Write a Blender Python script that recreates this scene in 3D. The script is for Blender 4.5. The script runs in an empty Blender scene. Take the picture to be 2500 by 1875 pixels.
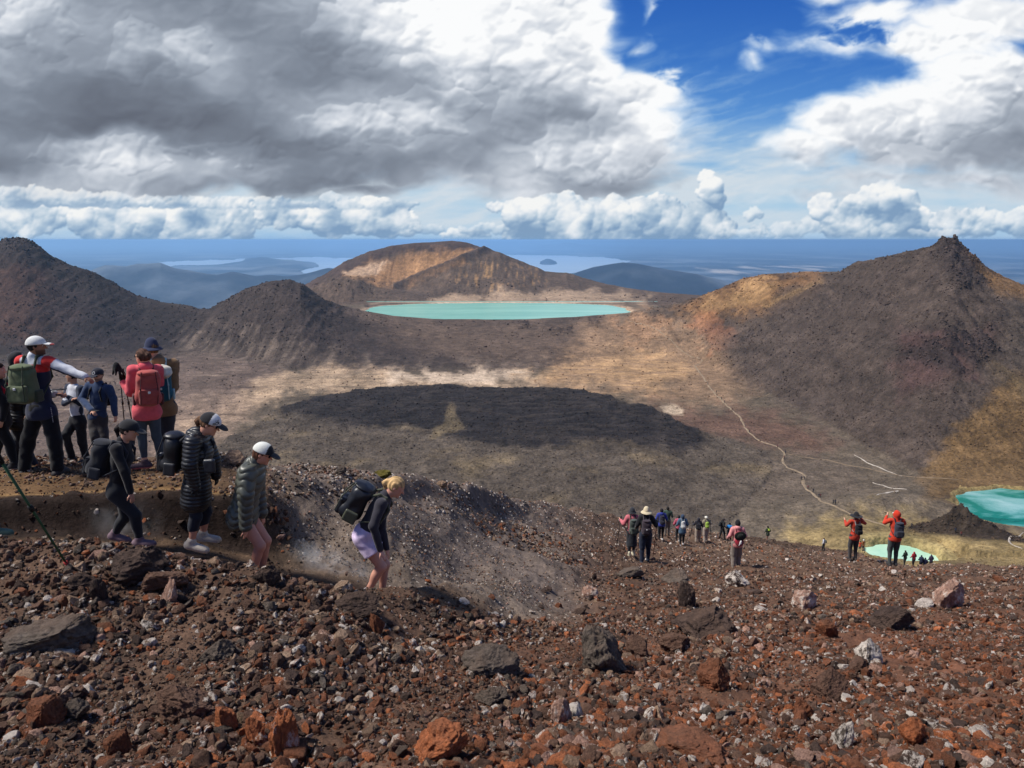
"""A volcanic crater basin with a turquoise lake, hikers and scree in the foreground. Everything is built in code."""
import bpy, math
import numpy as np
rad = math.radians
sc = bpy.context.scene
COL = sc.collection

# ---------------------------------------------------------------- camera
F, CX, CY = 1805.0, 1250.0, 937.5           # focal length and centre in the photograph's pixels (2500 x 1875)
PITCH = rad(11.05)                          # looking down
CP, SP = math.cos(PITCH), math.sin(PITCH)
cam_d = bpy.data.cameras.new('camera')
cam = bpy.data.objects.new('camera', cam_d); COL.objects.link(cam)
cam.location = (0, 0, 0); cam.rotation_euler = (rad(90) - PITCH, 0, 0)
cam_d.sensor_width = 36.0; cam_d.lens = 36.0 * F / 2500.0
cam_d.clip_start = 0.1; cam_d.clip_end = 2.0e6
sc.camera = cam
sc.render.resolution_x, sc.render.resolution_y = 1024, 768

# ---------------------------------------------------------------- light
SUN_EL, SUN_AZ = rad(54), rad(-92)          # azimuth from +Y towards +X
w = bpy.data.worlds.new('World'); sc.world = w; w.use_nodes = True
nt = w.node_tree; nt.nodes.clear()
sky_n = nt.nodes.new('ShaderNodeTexSky'); sky_n.sky_type = 'NISHITA'; sky_n.sun_disc = False
sky_n.sun_elevation = SUN_EL; sky_n.sun_rotation = SUN_AZ; sky_n.altitude = 1800
bg = nt.nodes.new('ShaderNodeBackground'); bg.inputs[1].default_value = 0.08
wo = nt.nodes.new('ShaderNodeOutputWorld')
nt.links.new(sky_n.outputs[0], bg.inputs[0]); nt.links.new(bg.outputs[0], wo.inputs[0])
sun_d = bpy.data.lights.new('sun', 'SUN'); sun_d.energy = 3.3; sun_d.angle = rad(11); sun_d.color = (1.0, 0.95, 0.88)
sun = bpy.data.objects.new('sun', sun_d); COL.objects.link(sun)
sun.rotation_euler = (rad(90) - SUN_EL, 0, -SUN_AZ + rad(180))
sc.view_settings.view_transform = 'Standard'; sc.view_settings.look = 'None'
sc.view_settings.gamma = 1.0; sc.view_settings.exposure = 0.75; sc.view_settings.use_curve_mapping = False
cy = sc.cycles
cy.use_denoising = True; cy.max_bounces = 5; cy.diffuse_bounces = 2; cy.glossy_bounces = 2; cy.transmission_bounces = 2
cy.volume_bounces = 1; cy.transparent_max_bounces = 12; cy.caustics_reflective = False; cy.caustics_refractive = False
cy.volume_step_rate = 1.0; cy.volume_max_steps = 64

# ---------------------------------------------------------------- numbers
f32 = np.float32
def clamp(x, a=0.0, b=1.0): return np.minimum(np.maximum(x, a), b)
def sstep(a, b, x):
    t = clamp((x - a) / (b - a)); return t * t * (3 - 2 * t)
def lerp(a, b, t): return a + (b - a) * t
def _hash(ix, iy, seed):
    h = (ix.astype(np.int64) * 374761393 + iy.astype(np.int64) * 668265263 + seed * 1274126177) & 0xffffffff
    h = ((h ^ (h >> 13)) * 1274126177) & 0xffffffff
    h = ((h ^ (h >> 16)) * 2246822519) & 0xffffffff
    return h ^ (h >> 15)
_G = np.stack([np.cos(np.arange(64) * math.pi / 32), np.sin(np.arange(64) * math.pi / 32)], 1).astype(f32)
def noise(x, y, seed=0):
    """2-D gradient noise, about -1..1"""
    x0 = np.floor(x); y0 = np.floor(y); fx = (x - x0).astype(f32); fy = (y - y0).astype(f32)
    x0 = x0.astype(np.int64); y0 = y0.astype(np.int64)
    u = fx * fx * fx * (fx * (fx * 6 - 15) + 10); v = fy * fy * fy * (fy * (fy * 6 - 15) + 10)
    def g(i, j):
        k = _G[_hash(x0 + i, y0 + j, seed) & 63]
        return k[..., 0] * (fx - i) + k[..., 1] * (fy - j)
    a = g(0, 0); b = g(1, 0); c = g(0, 1); d = g(1, 1)
    return (lerp(lerp(a, b, u), lerp(c, d, u), v) * 1.5).astype(f32)
def fbm(x, y, oct=5, gain=0.5, seed=0, ridge=False, lac=2.03):
    s = 0; a = 1.0; t = 0
    for o in range(oct):
        n = noise(x + 17.3 * o, y - 9.1 * o, seed + o * 31)
        if ridge: n = 1 - 2 * np.abs(n)
        s = s + a * n; t += a; a *= gain; x = x * lac; y = y * lac
    return s / t * (1.0 if ridge else 1.35)
def ray(px, py):
    a = (np.asarray(px, float) - CX) / F; b = (np.asarray(py, float) - CY) / F
    return a, CP - b * SP, -SP - b * CP
def unproj(px, py, y):
    dx, dy, dz = ray(px, py); t = y / dy
    return dx * t, y + 0 * t, dz * t
def unproj_z(px, py, z):
    dx, dy, dz = ray(px, py); t = z / dz
    return dx * t, dy * t, z + 0 * t
def proj(x, y, z):
    d = y * CP - z * SP; v = y * SP + z * CP
    return CX + F * x / d, CY - F * v / d

# ---------------------------------------------------------------- materials and meshes
MATS = {}
def nodemat(name):
    m = bpy.data.materials.new(name); m.use_nodes = True; m.node_tree.nodes.clear(); MATS[name] = m
    return m, m.node_tree.nodes, m.node_tree.links
def srgb(r, g, b):
    def c(v):
        v /= 255.0
        return v / 12.92 if v <= 0.04045 else ((v + 0.055) / 1.055) ** 2.4
    return (c(r), c(g), c(b))
def plain(name, col, rough=0.8, spec=0.3, bump=None, var=0.12, vscale=9.0, metal=0.0, sheen=0.0):
    """a cloth / plastic / skin material: one colour with a little procedural unevenness"""
    if name in MATS: return MATS[name]
    m, N, L = nodemat(name)
    p = N.new('ShaderNodeBsdfPrincipled'); o = N.new('ShaderNodeOutputMaterial'); L.new(p.outputs[0], o.inputs[0])
    tc = N.new('ShaderNodeTexCoord')
    n = N.new('ShaderNodeTexNoise'); n.inputs['Scale'].default_value = vscale; n.inputs['Detail'].default_value = 4
    L.new(tc.outputs['Object'], n.inputs['Vector'])
    r = N.new('ShaderNodeMapRange'); r.inputs[1].default_value = 0.3; r.inputs[2].default_value = 0.7
    r.inputs[3].default_value = 1 - var; r.inputs[4].default_value = 1 + var
    L.new(n.outputs[0], r.inputs[0])
    mx = N.new('ShaderNodeVectorMath'); mx.operation = 'SCALE'; mx.inputs[0].default_value = col
    L.new(r.outputs[0], mx.inputs['Scale']); L.new(mx.outputs[0], p.inputs['Base Color'])
    p.inputs['Roughness'].default_value = rough; p.inputs['Specular IOR Level'].default_value = spec
    p.inputs['Metallic'].default_value = metal; p.inputs['Sheen Weight'].default_value = sheen
    if bump:
        n2 = N.new('ShaderNodeTexNoise'); n2.inputs['Scale'].default_value = bump[0]; n2.inputs['Detail'].default_value = 3
        L.new(tc.outputs['Object'], n2.inputs['Vector'])
        b = N.new('ShaderNodeBump'); b.inputs['Strength'].default_value = bump[1]; b.inputs['Distance'].default_value = bump[2]
        L.new(n2.outputs[0], b.inputs['Height']); L.new(b.outputs[0], p.inputs['Normal'])
    return m
def mesh_np(name, V, Fq, mat=None, parent=None, smooth=True, cols=None, link=True):
    """Fq: (n,4) or (n,3) int array"""
    me = bpy.data.meshes.new(name)
    V = np.ascontiguousarray(V, f32); Fq = np.ascontiguousarray(Fq, np.int32); k = Fq.shape[1]
    me.vertices.add(len(V)); me.vertices.foreach_set('co', V.ravel())
    me.loops.add(Fq.size); me.loops.foreach_set('vertex_index', Fq.ravel())
    me.polygons.add(len(Fq)); me.polygons.foreach_set('loop_start', np.arange(0, Fq.size, k, dtype=np.int32))
    me.polygons.foreach_set('loop_total', np.full(len(Fq), k, np.int32))
    if smooth: me.polygons.foreach_set('use_smooth', np.ones(len(Fq), bool))
    if cols is not None:
        at = me.color_attributes.new('col', 'FLOAT_COLOR', 'POINT')
        c4 = np.ones((len(V), 4), f32); c4[:, :cols.shape[1]] = cols; at.data.foreach_set('color', c4.ravel())
    me.update(calc_edges=True)
    if mat: me.materials.append(mat)
    if not link: return me
    o = bpy.data.objects.new(name, me); COL.objects.link(o)
    if parent is not None: o.parent = parent
    return o
def grid_faces(nr, nc, keep=None):
    i = np.arange(nr * nc).reshape(nr, nc)
    q = np.stack([i[:-1, :-1], i[:-1, 1:], i[1:, 1:], i[1:, :-1]], -1).reshape(-1, 4)
    return q if keep is None else q[keep.ravel()]
def tag(o, label=None, cat=None, group=None, kind=None):
    if label: o['label'] = label
    if cat: o['category'] = cat
    if group: o['group'] = group
    if kind: o['kind'] = kind
    return o

# ---------------------------------------------------------------- sky: a cloud dome around the scene, open overhead to the sky itself
def ellfield(X, Y, els):
    """soft union of ellipses (cx, cy, rx, ry): >0 inside, in units of about 1 at the centre"""
    f = np.full(X.shape, -9.0, f32)
    for cx, cy, rx, ry in els:
        d = np.sqrt(((X - cx) / rx) ** 2 + ((Y - cy) / ry) ** 2)
        f = np.maximum(f, (1 - d) * min(rx, ry) / 60.0)
    return f
def puffs(X, Y, els, seed, sizes=(52, 30, 17, 10, 6), dens=1.0, base=None, gy=None):
    """cauliflower height field: many small spheres crowded inside the hull"""
    rng = np.random.default_rng(seed); H = np.full(X.shape, -14.0, f32)
    xs = X[0]; 
    def put(cx, cy, r, lift):
        j0 = np.searchsorted(xs, cx - r); j1 = np.searchsorted(xs, cx + r)
        i0 = np.searchsorted(gy, cy - r); i1 = np.searchsorted(gy, cy + r)
        if j1 - j0 < 2 or i1 - i0 < 2: return
        s = (slice(i0, i1), slice(j0, j1))
        d2 = (X[s] - cx) ** 2 + (Y[s] - cy) ** 2
        h = np.where(d2 < r * r, np.sqrt(np.maximum(r * r - d2, 0)) + lift, -14)
        H[s] = np.maximum(H[s], h)
    for cx, cy, rx, ry in els:
        for lv, r0 in enumerate(sizes):
            if r0 > min(rx, ry) * 0.9: continue
            n = int(dens * 2.2 * rx * ry / (r0 * r0)) + 1
            for _ in range(n):
                a = rng.uniform(0, 2 * math.pi); q = rng.uniform(0, 1) ** 0.42
                q2 = q * (1 - 0.35 * r0 / min(rx, ry))
                r = r0 * rng.uniform(0.7, 1.25)
                put(cx + q2 * rx * math.cos(a), cy + q2 * ry * math.sin(a), r, (1 - q * q) * min(rx, ry) * 0.75 + (sizes[0] - r0) * 0.15)
    return H
def blur(a, n):
    for _ in range(n):
        p = np.pad(a, 1, mode='edge'); a = (p[:-2, 1:-1] + p[2:, 1:-1] + p[1:-1, :-2] + p[1:-1, 2:] + 2 * a) / 6
    return a
# coarse brightness of the cloud cover (sRGB grey) read off the sky, every 125 px across, rows below
SKY_Y = [0, 60, 120, 180, 240, 300, 350, 400, 450, 500, 550, 600]
SKY_L = [
 #0   125  250  375  500  625  750  875  1000 1125 1250 1375 1500 1625 1750 1875 2000 2125 2250 2375 2500
 [200, 180, 150, 140, 128, 140, 175, 195, 215, 235, 225, 215, 245, 225, 225, 225, 225, 230, 230, 228, 225],
 [190, 165, 160, 155, 150, 135, 150, 190, 225, 248, 225, 215, 240, 228, 230, 225, 225, 235, 235, 225, 215],
 [170, 150, 148, 165, 185, 150, 130, 150, 205, 245, 215, 205, 235, 235, 235, 230, 235, 230, 230, 220, 210],
 [150, 135, 130, 140, 165, 145, 128, 130, 165, 205, 190, 205, 230, 238, 235, 225, 240, 240, 235, 225, 200],
 [135, 122, 115, 118, 125, 140, 160, 175, 150, 165, 170, 175, 215, 235, 220, 225, 240, 240, 235, 215, 180],
 [128, 115, 105, 103, 108, 125, 150, 190, 205, 165, 150, 145, 180, 225, 215, 222, 230, 225, 222, 190, 150],
 [140, 165, 180, 165, 130, 115, 120, 150, 165, 140, 150, 180, 215, 220, 210, 210, 215, 195, 190, 155, 135],
 [120, 175, 205, 205, 180, 150, 130, 130, 130, 145, 185, 200, 205, 190, 208, 205, 200, 190, 180, 150, 150],
 [175, 185, 180, 165, 145, 135, 120, 125, 150, 170, 205, 160, 145, 165, 205, 205, 200, 200, 195, 190, 195],
 [190, 190, 190, 185, 175, 170, 175, 180, 185, 195, 200, 190, 185, 185, 205, 208, 205, 205, 205, 205, 208],
 [200, 200, 200, 200, 200, 200, 205, 205, 205, 205, 205, 205, 205, 205, 205, 205, 205, 205, 205, 205, 205],
 [190]*21]
def coarse(tbl, X, Y):
    T = np.array(tbl, f32); gx = clamp(X / 125.0, 0, 19.999); i = gx.astype(int); fx = gx - i; fx = fx * fx * (3 - 2 * fx)
    yy = np.interp(Y, SKY_Y, np.arange(len(SKY_Y))); yy = clamp(yy, 0, len(SKY_Y) - 1.001); j = yy.astype(int); fy = yy - j; fy = fy * fy * (3 - 2 * fy)
    return lerp(lerp(T[j, i], T[j, i + 1], fx), lerp(T[j + 1, i], T[j + 1, i + 1], fx), fy)
def make_sky():
    RD = 400000.0
    azf = np.linspace(-40.5, 40.5, 1500); azc = np.linspace(40.5, 319.5, 120)[1:-1]
    elf = np.linspace(-1.2, 17.6, 400); elc = np.linspace(17.6, 43, 24)[1:]
    az = np.concatenate([azf, azc]); el = np.concatenate([elf, elc])
    # the cloud picture is computed on a regular grid of directions
    gx = np.arange(-120, 2621, 2.2); gy = np.arange(-260, 640, 2.2)
    X, Y = np.meshgrid(gx.astype(f32), gy.astype(f32))
    pers = 1.0 + (600 - Y) / 300.0                     # clouds grow towards the zenith
    w1 = fbm(X / 150, Y / 110, 6, 0.55, 3); w2 = fbm(X / 150 + 40, Y / 110, 6, 0.55, 7)
    w3 = fbm(X / 34, Y / 26, 5, 0.6, 11); w4 = fbm(X / 34 + 9, Y / 26 + 3, 5, 0.6, 13)
    def S(c): return np.array(c, f32)
    def grad(ys, cols):
        cols = np.array(cols, f32); return np.stack([np.interp(Y, ys, cols[:, k]) for k in range(3)], -1)
    img = grad([-260, 0, 150, 300, 400, 470, 540, 575, 600], [(30, 80, 165), (46, 100, 184), (62, 118, 196), (92, 148, 212), (128, 176, 220), (168, 202, 226), (168, 202, 228), (146, 188, 226), (112, 158, 212)]).astype(f32)
    # thin cirrus veil
    cir = fbm(X / 260 + w1 * 0.3, (Y + 0.28 * X) / 34 + w2 * 0.3, 6, 0.6, 21)
    veil = clamp(sstep(-0.25, 0.75, cir) * 0.5 * sstep(20, 300, Y) * sstep(2500, 1500, X) + sstep(250, 420, Y) * 0.85 * sstep(-0.9, 0.35, fbm(X / 300, Y / 60, 5, 0.55, 29)))
    veil = clamp(veil) * (1 - sstep(530, 590, Y) * 0.55)
    img = lerp(img, S((206, 218, 228)), veil[..., None])
    # main cover
    bigL = [(-80, 150, 500, 330), (300, 120, 520, 330), (700, 150, 520, 320), (1050, 130, 470, 300), (1300, 120, 235, 330), (1430, 60, 95, 190),
            (1420, 330, 230, 185), (1560, 240, 160, 95), (1530, 330, 190, 110), (1640, 190, 75, 50), (1250, 330, 450, 170), (700, 370, 500, 110), (250, 400, 520, 110), (1480, 410, 200, 62), (900, 455, 260, 38)]
    bigR = [(2240, 300, 250, 125), (2060, 310, 160, 90), (1960, 350, 110, 60), (2420, 330, 240, 120), (2450, 200, 260, 120), (2300, 100, 230, 75), (2060, 108, 190, 38), (1880, 118, 75, 26), (1830, 150, 40, 22), (2150, 30, 190, 55), (2400, 40, 250, 80), (2050, -30, 180, 42), (2250, -60, 400, 70), (2480, 400, 160, 30), (2150, 430, 300, 36), (2420, 450, 260, 42), (1990, 470, 160, 26), (1590, 20, 30, 50), (1560, 110, 26, 22)]
    fL = ellfield(X + 26 * w1 + 12 * w3, Y + 26 * w2 + 12 * w4, bigL); fR = ellfield(X + 22 * w1 + 12 * w3, Y + 18 * w2 + 10 * w4, bigR)
    q1 = fbm(X / 240, Y / 170, 3, 0.4, 71); q2 = fbm(X / 240, Y / 170, 3, 0.4, 73)
    q3 = fbm(X / 90, Y / 62, 3, 0.42, 75); q4 = fbm(X / 90, Y / 62, 3, 0.42, 77)
    # wisps: noise drawn out along the wind and gently folded
    wf = fbm((X - 0.6 * Y) / 120 + 0.55 * q1 + 0.20 * q3, (Y + 0.25 * X) / 60 + 0.5 * q2 + 0.18 * q4, 7, 0.56, 41)
    fL = ellfield(X + 60 * q1 + 14 * q3, Y + 45 * q2 + 12 * q4, bigL); fR = ellfield(X + 40 * q1 + 14 * q3, Y + 30 * q2 + 12 * q4, bigR)
    f = np.maximum(fL, fR) + 0.35 * wf
    # the blue window in the cover
    HX = X + 26 * q1 + 16 * q3; HY = Y + 18 * q2 + 10 * q4
    hole = ellfield(HX, HY, [(1755, 40, 145, 90), (1635, 75, 78, 75), (1690, 140, 90, 52), (1820, 205, 105, 56), (1975, 195, 120, 24), (2085, 70, 62, 30), (1785, 265, 58, 60)])
    f = np.minimum(f, 0.22 - clamp(hole, -2, 0.9) * 1.45 + 1.15 * wf)
    a = sstep(-0.15, 0.75, f)
    L = coarse(SKY_L, X + 62 * q1 + 20 * q3, Y + 42 * q2 + 16 * q4)
    def relief(sx, sy, seed, o, g):
        h = fbm(X / sx + 0.3 * q3, Y / sy + 0.3 * q4, o, g, seed); h = np.sqrt(h * h + 0.04)
        gyy, gxx = np.gradient(blur(h, 5), 2.2); return h, gxx, gyy
    h1, gx1, gy1 = relief(200, 120, 51, 5, 0.45); h2, gx2, gy2 = relief(80, 55, 57, 4, 0.45)
    sh = clamp((gy1 * 60 + gx1 * 25) * 0.5 + (gy2 * 22 + gx2 * 8) * 0.5, -1, 1)
    lum = sstep(100, 222, L)                              # more relief in bright clouds
    L = L + (5 + 13 * lum) * sh + (14 + 34 * lum) * (h1 - 0.3) + 16 * (0.3 + lum) * (h2 - 0.3) + 7 * wf * (0.4 + lum)
    # heaped cumulus forms in the bright parts, lit from above
    cum = [(1440, 70, 110, 130), (1560, 230, 120, 90), (1480, 330, 170, 90), (1330, 200, 110, 110), (1640, 190, 60, 45), (1120, 90, 160, 110), (900, 70, 160, 70), (1250, 60, 120, 110), (860, 310, 150, 50), (2150, 260, 190, 90), (1980, 350, 110, 60), (2330, 230, 150, 90), (2060, 300, 130, 70), (2280, 90, 200, 50), (1460, 395, 170, 40), (250, 375, 200, 34), (560, 370, 160, 28), (380, 120, 120, 60), (80, 60, 110, 60), (1050, 260, 120, 60)]
    Hc = puffs(X, Y, cum, 77, (72, 46, 28, 17, 10), 0.8, gy=gy)
    ii = clamp((Y + 26 * q4 + 8 * w4 - gy[0]) / 2.2, 0, len(gy) - 1).astype(int); jj = clamp((X + 30 * q3 + 9 * w3 - gx[0]) / 2.2, 0, len(gx) - 1).astype(int)
    Hc = blur(Hc[ii, jj], 5); c0, c1 = np.gradient(Hc, 2.2); cz = 1 / np.sqrt(1 + c0 * c0 + c1 * c1)
    cl_ = (0.60 * c0 + 0.28 * c1) * cz; cm = sstep(-4, 22, Hc)
    L = L + cm * (10 + 34 * lum) * cl_ + cm * 8 * lum
    L = 165 + (L - 165) * 1.12
    edge = sstep(0.0, 0.45, f) * sstep(1.6, 0.5, f)
    L = L + 16 * edge * sstep(430, 300, Y) * sstep(1200, 1450, X)
    L = clamp(L, 84, 252)
    cc = np.stack([np.interp(L, [88, 130, 170, 210, 252], v) for v in ([95, 128, 164, 208, 250], [101, 137, 173, 214, 251], [114, 151, 186, 223, 252])], -1)
    img = lerp(img, cc.astype(f32), a[..., None])
    # the row of cumulus above the horizon
    rows = [
      ([(60, 535, 110, 32), (-60, 540, 90, 40), (150, 520, 60, 22)], 1, 592, 0.9),
      ([(260, 545, 95, 40), (350, 535, 90, 42), (440, 550, 80, 45), (520, 535, 110, 42), (600, 530, 70, 28), (430, 575, 130, 22)], 2, 600, 1.0),
      ([(700, 520, 90, 26), (800, 535, 75, 38), (880, 530, 110, 38), (960, 540, 70, 32), (790, 520, 120, 24)], 3, 588, 1.0),
      ([(1100, 572, 34, 11), (1150, 572, 42, 13), (1185, 576, 22, 7)], 4, 582, 0.9),
      ([(1290, 535, 60, 50), (1360, 520, 85, 45), (1430, 545, 95, 50), (1510, 535, 90, 50), (1600, 530, 80, 52), (1690, 545, 85, 45), (1740, 555, 55, 34), (1270, 565, 45, 36), (1500, 572, 230, 24), (1225, 500, 36, 12), (1735, 470, 28, 40), (1722, 432, 20, 18)], 5, 601, 1.0),
      ([(1840, 520, 26, 16), (1850, 560, 30, 10), (1930, 560, 60, 16), (1990, 545, 45, 22), (1905, 580, 18, 9)], 6, 584, 0.7),
      ([(2070, 545, 70, 36), (2150, 500, 85, 46), (2200, 540, 70, 46), (2100, 560, 90, 26), (2010, 505, 35, 28), (2255, 545, 50, 35)], 7, 584, 1.0),
      ([(2340, 545, 80, 32), (2410, 535, 60, 24), (2480, 540, 60, 26), (2550, 540, 90, 28), (2370, 560, 60, 20)], 8, 584, 0.85),
      ([(60, 480, 150, 24), (230, 486, 120, 20), (420, 492, 200, 14), (620, 496, 200, 12), (900, 500, 160, 12)], 9, 512, 0.75), ([(1180, 560, 70, 12), (1820, 572, 90, 10), (1040, 556, 60, 10), (2290, 570, 90, 10)], 10, 584, 0.6)]
    for els, sd, basey, al in rows:
        Xw = X + 9 * q3 + 7 * w3; Yw = Y + 7 * q4 + 6 * w4
        H = puffs(X, Y, els, 100 + sd, (34, 22, 14, 9, 6), 1.0, gy=gy)
        # warp the height field
        ii = clamp(((Yw - gy[0]) / 2.2), 0, len(gy) - 1).astype(int); jj = clamp(((Xw - gx[0]) / 2.2), 0, len(gx) - 1).astype(int)
        H = H[ii, jj]; Hs = blur(H, 2)
        g0, g1 = np.gradient(Hs, 2.2)
        nz = 1 / np.sqrt(1 + (g0 * 0.9) ** 2 + (g1 * 0.9) ** 2)
        lit = clamp(0.38 + 0.42 * g0 * nz + 0.24 * g1 * nz + 0.26 * nz)
        big = fbm(X / 95 + sd, Y / 60, 4, 0.5, 60 + sd)
        top = min(c[1] - c[3] for c in els)
        hgt = clamp((basey - Y) / (basey - top))
        val = 0.02 + 0.80 * lit + 0.62 * big + 0.30 * (hgt - 0.35)
        if sd == 7: val = val - 0.45 * sstep(1.0, 0.3, np.sqrt(((X - 2215) / 62) ** 2 + ((Y - 535) / 48) ** 2))
        if sd == 2: val = val - 0.45 * sstep(1.0, 0.3, np.sqrt(((X - 470) / 58) ** 2 + ((Y - 535) / 40) ** 2))
        if sd == 5: val = val - 0.30 * sstep(1.0, 0.3, np.sqrt(((X - 1640) / 95) ** 2 + ((Y - 578) / 34) ** 2)) - 0.3 * sstep(1.0, 0.3, np.sqrt(((X - 1270) / 50) ** 2 + ((Y - 560) / 40) ** 2))
        val = clamp(val)
        cr = np.stack([np.interp(val, [0, 0.3, 0.55, 0.8, 1], v) for v in ([128, 158, 192, 226, 244], [158, 182, 208, 232, 245], [190, 206, 222, 238, 244])], -1)
        aa = sstep(-9.0, 9.0, Hs + 5 * w3 + 3 * wf) * al * sstep(basey + 5, basey - 9, Y + 3 * w3)
        img = lerp(img, cr.astype(f32), aa[..., None])
    img = clamp(img, 0, 255) / 255.0
    lin = np.where(img <= 0.04045, img / 12.92, ((img + 0.055) / 1.055) ** 2.4).astype(f32)
    # sample on the dome
    AZ, EL = np.meshgrid(np.radians(az), np.radians(el))
    dx, dy, dz = np.cos(EL) * np.sin(AZ), np.cos(EL) * np.cos(AZ), np.sin(EL)
    fold = np.abs(((AZ + np.pi * 2 + math.radians(36)) % (2 * np.pi * 0.4)) - np.pi * 0.4)      # mirrored beyond the front
    front = np.abs((AZ + np.pi) % (2 * np.pi) - np.pi) < math.radians(40.6)
    A = np.where(front, (AZ + np.pi) % (2 * np.pi) - np.pi, np.radians(40.5) * (2 * np.abs(((AZ / (2 * np.pi)) * 7) % 2 - 1) - 1))
    ddx, ddy = np.cos(EL) * np.sin(A), np.cos(EL) * np.cos(A)
    PX, PY = proj(ddx, ddy, dz)
    PX = clamp(PX, gx[0], gx[-1]); PY = np.where(PY < -240, -240 + 0 * PY, PY); PY = clamp(PY, gy[0], gy[-1])
    fx = (PX - gx[0]) / 2.2; fy = (PY - gy[0]) / 2.2
    i = clamp(fx.astype(int), 0, len(gx) - 2); j = clamp(fy.astype(int), 0, len(gy) - 2)
    tx = clamp(fx - i)[..., None]; ty = clamp(fy - j)[..., None]
    C = lerp(lerp(lin[j, i], lin[j, i + 1], tx), lerp(lin[j + 1, i], lin[j + 1, i + 1], tx), ty)
    V = np.stack([dx, dy, dz], -1).reshape(-1, 3) * RD
    nr, nc = AZ.shape
    ids = np.arange(nr * nc).reshape(nr, nc); ids2 = np.concatenate([ids, ids[:, :1]], 1)
    q = np.stack([ids2[:-1, :-1], ids2[:-1, 1:], ids2[1:, 1:], ids2[1:, :-1]], -1).reshape(-1, 4)
    m, N, Lk = nodemat('cloudy_sky')
    at = N.new('ShaderNodeAttribute'); at.attribute_name = 'col'
    e = N.new('ShaderNodeEmission'); e.inputs[1].default_value = 0.60; o = N.new('ShaderNodeOutputMaterial')
    Lk.new(at.outputs['Color'], e.inputs[0]); Lk.new(e.outputs[0], o.inputs[0])
    m.cycles.emission_sampling = 'NONE'
    ob = mesh_np('sky', V, q, m, cols=C.reshape(-1, 3))
    tag(ob, 'cloudy sky with grey cover, white cumulus and a blue gap', kind='structure')
make_sky()

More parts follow.
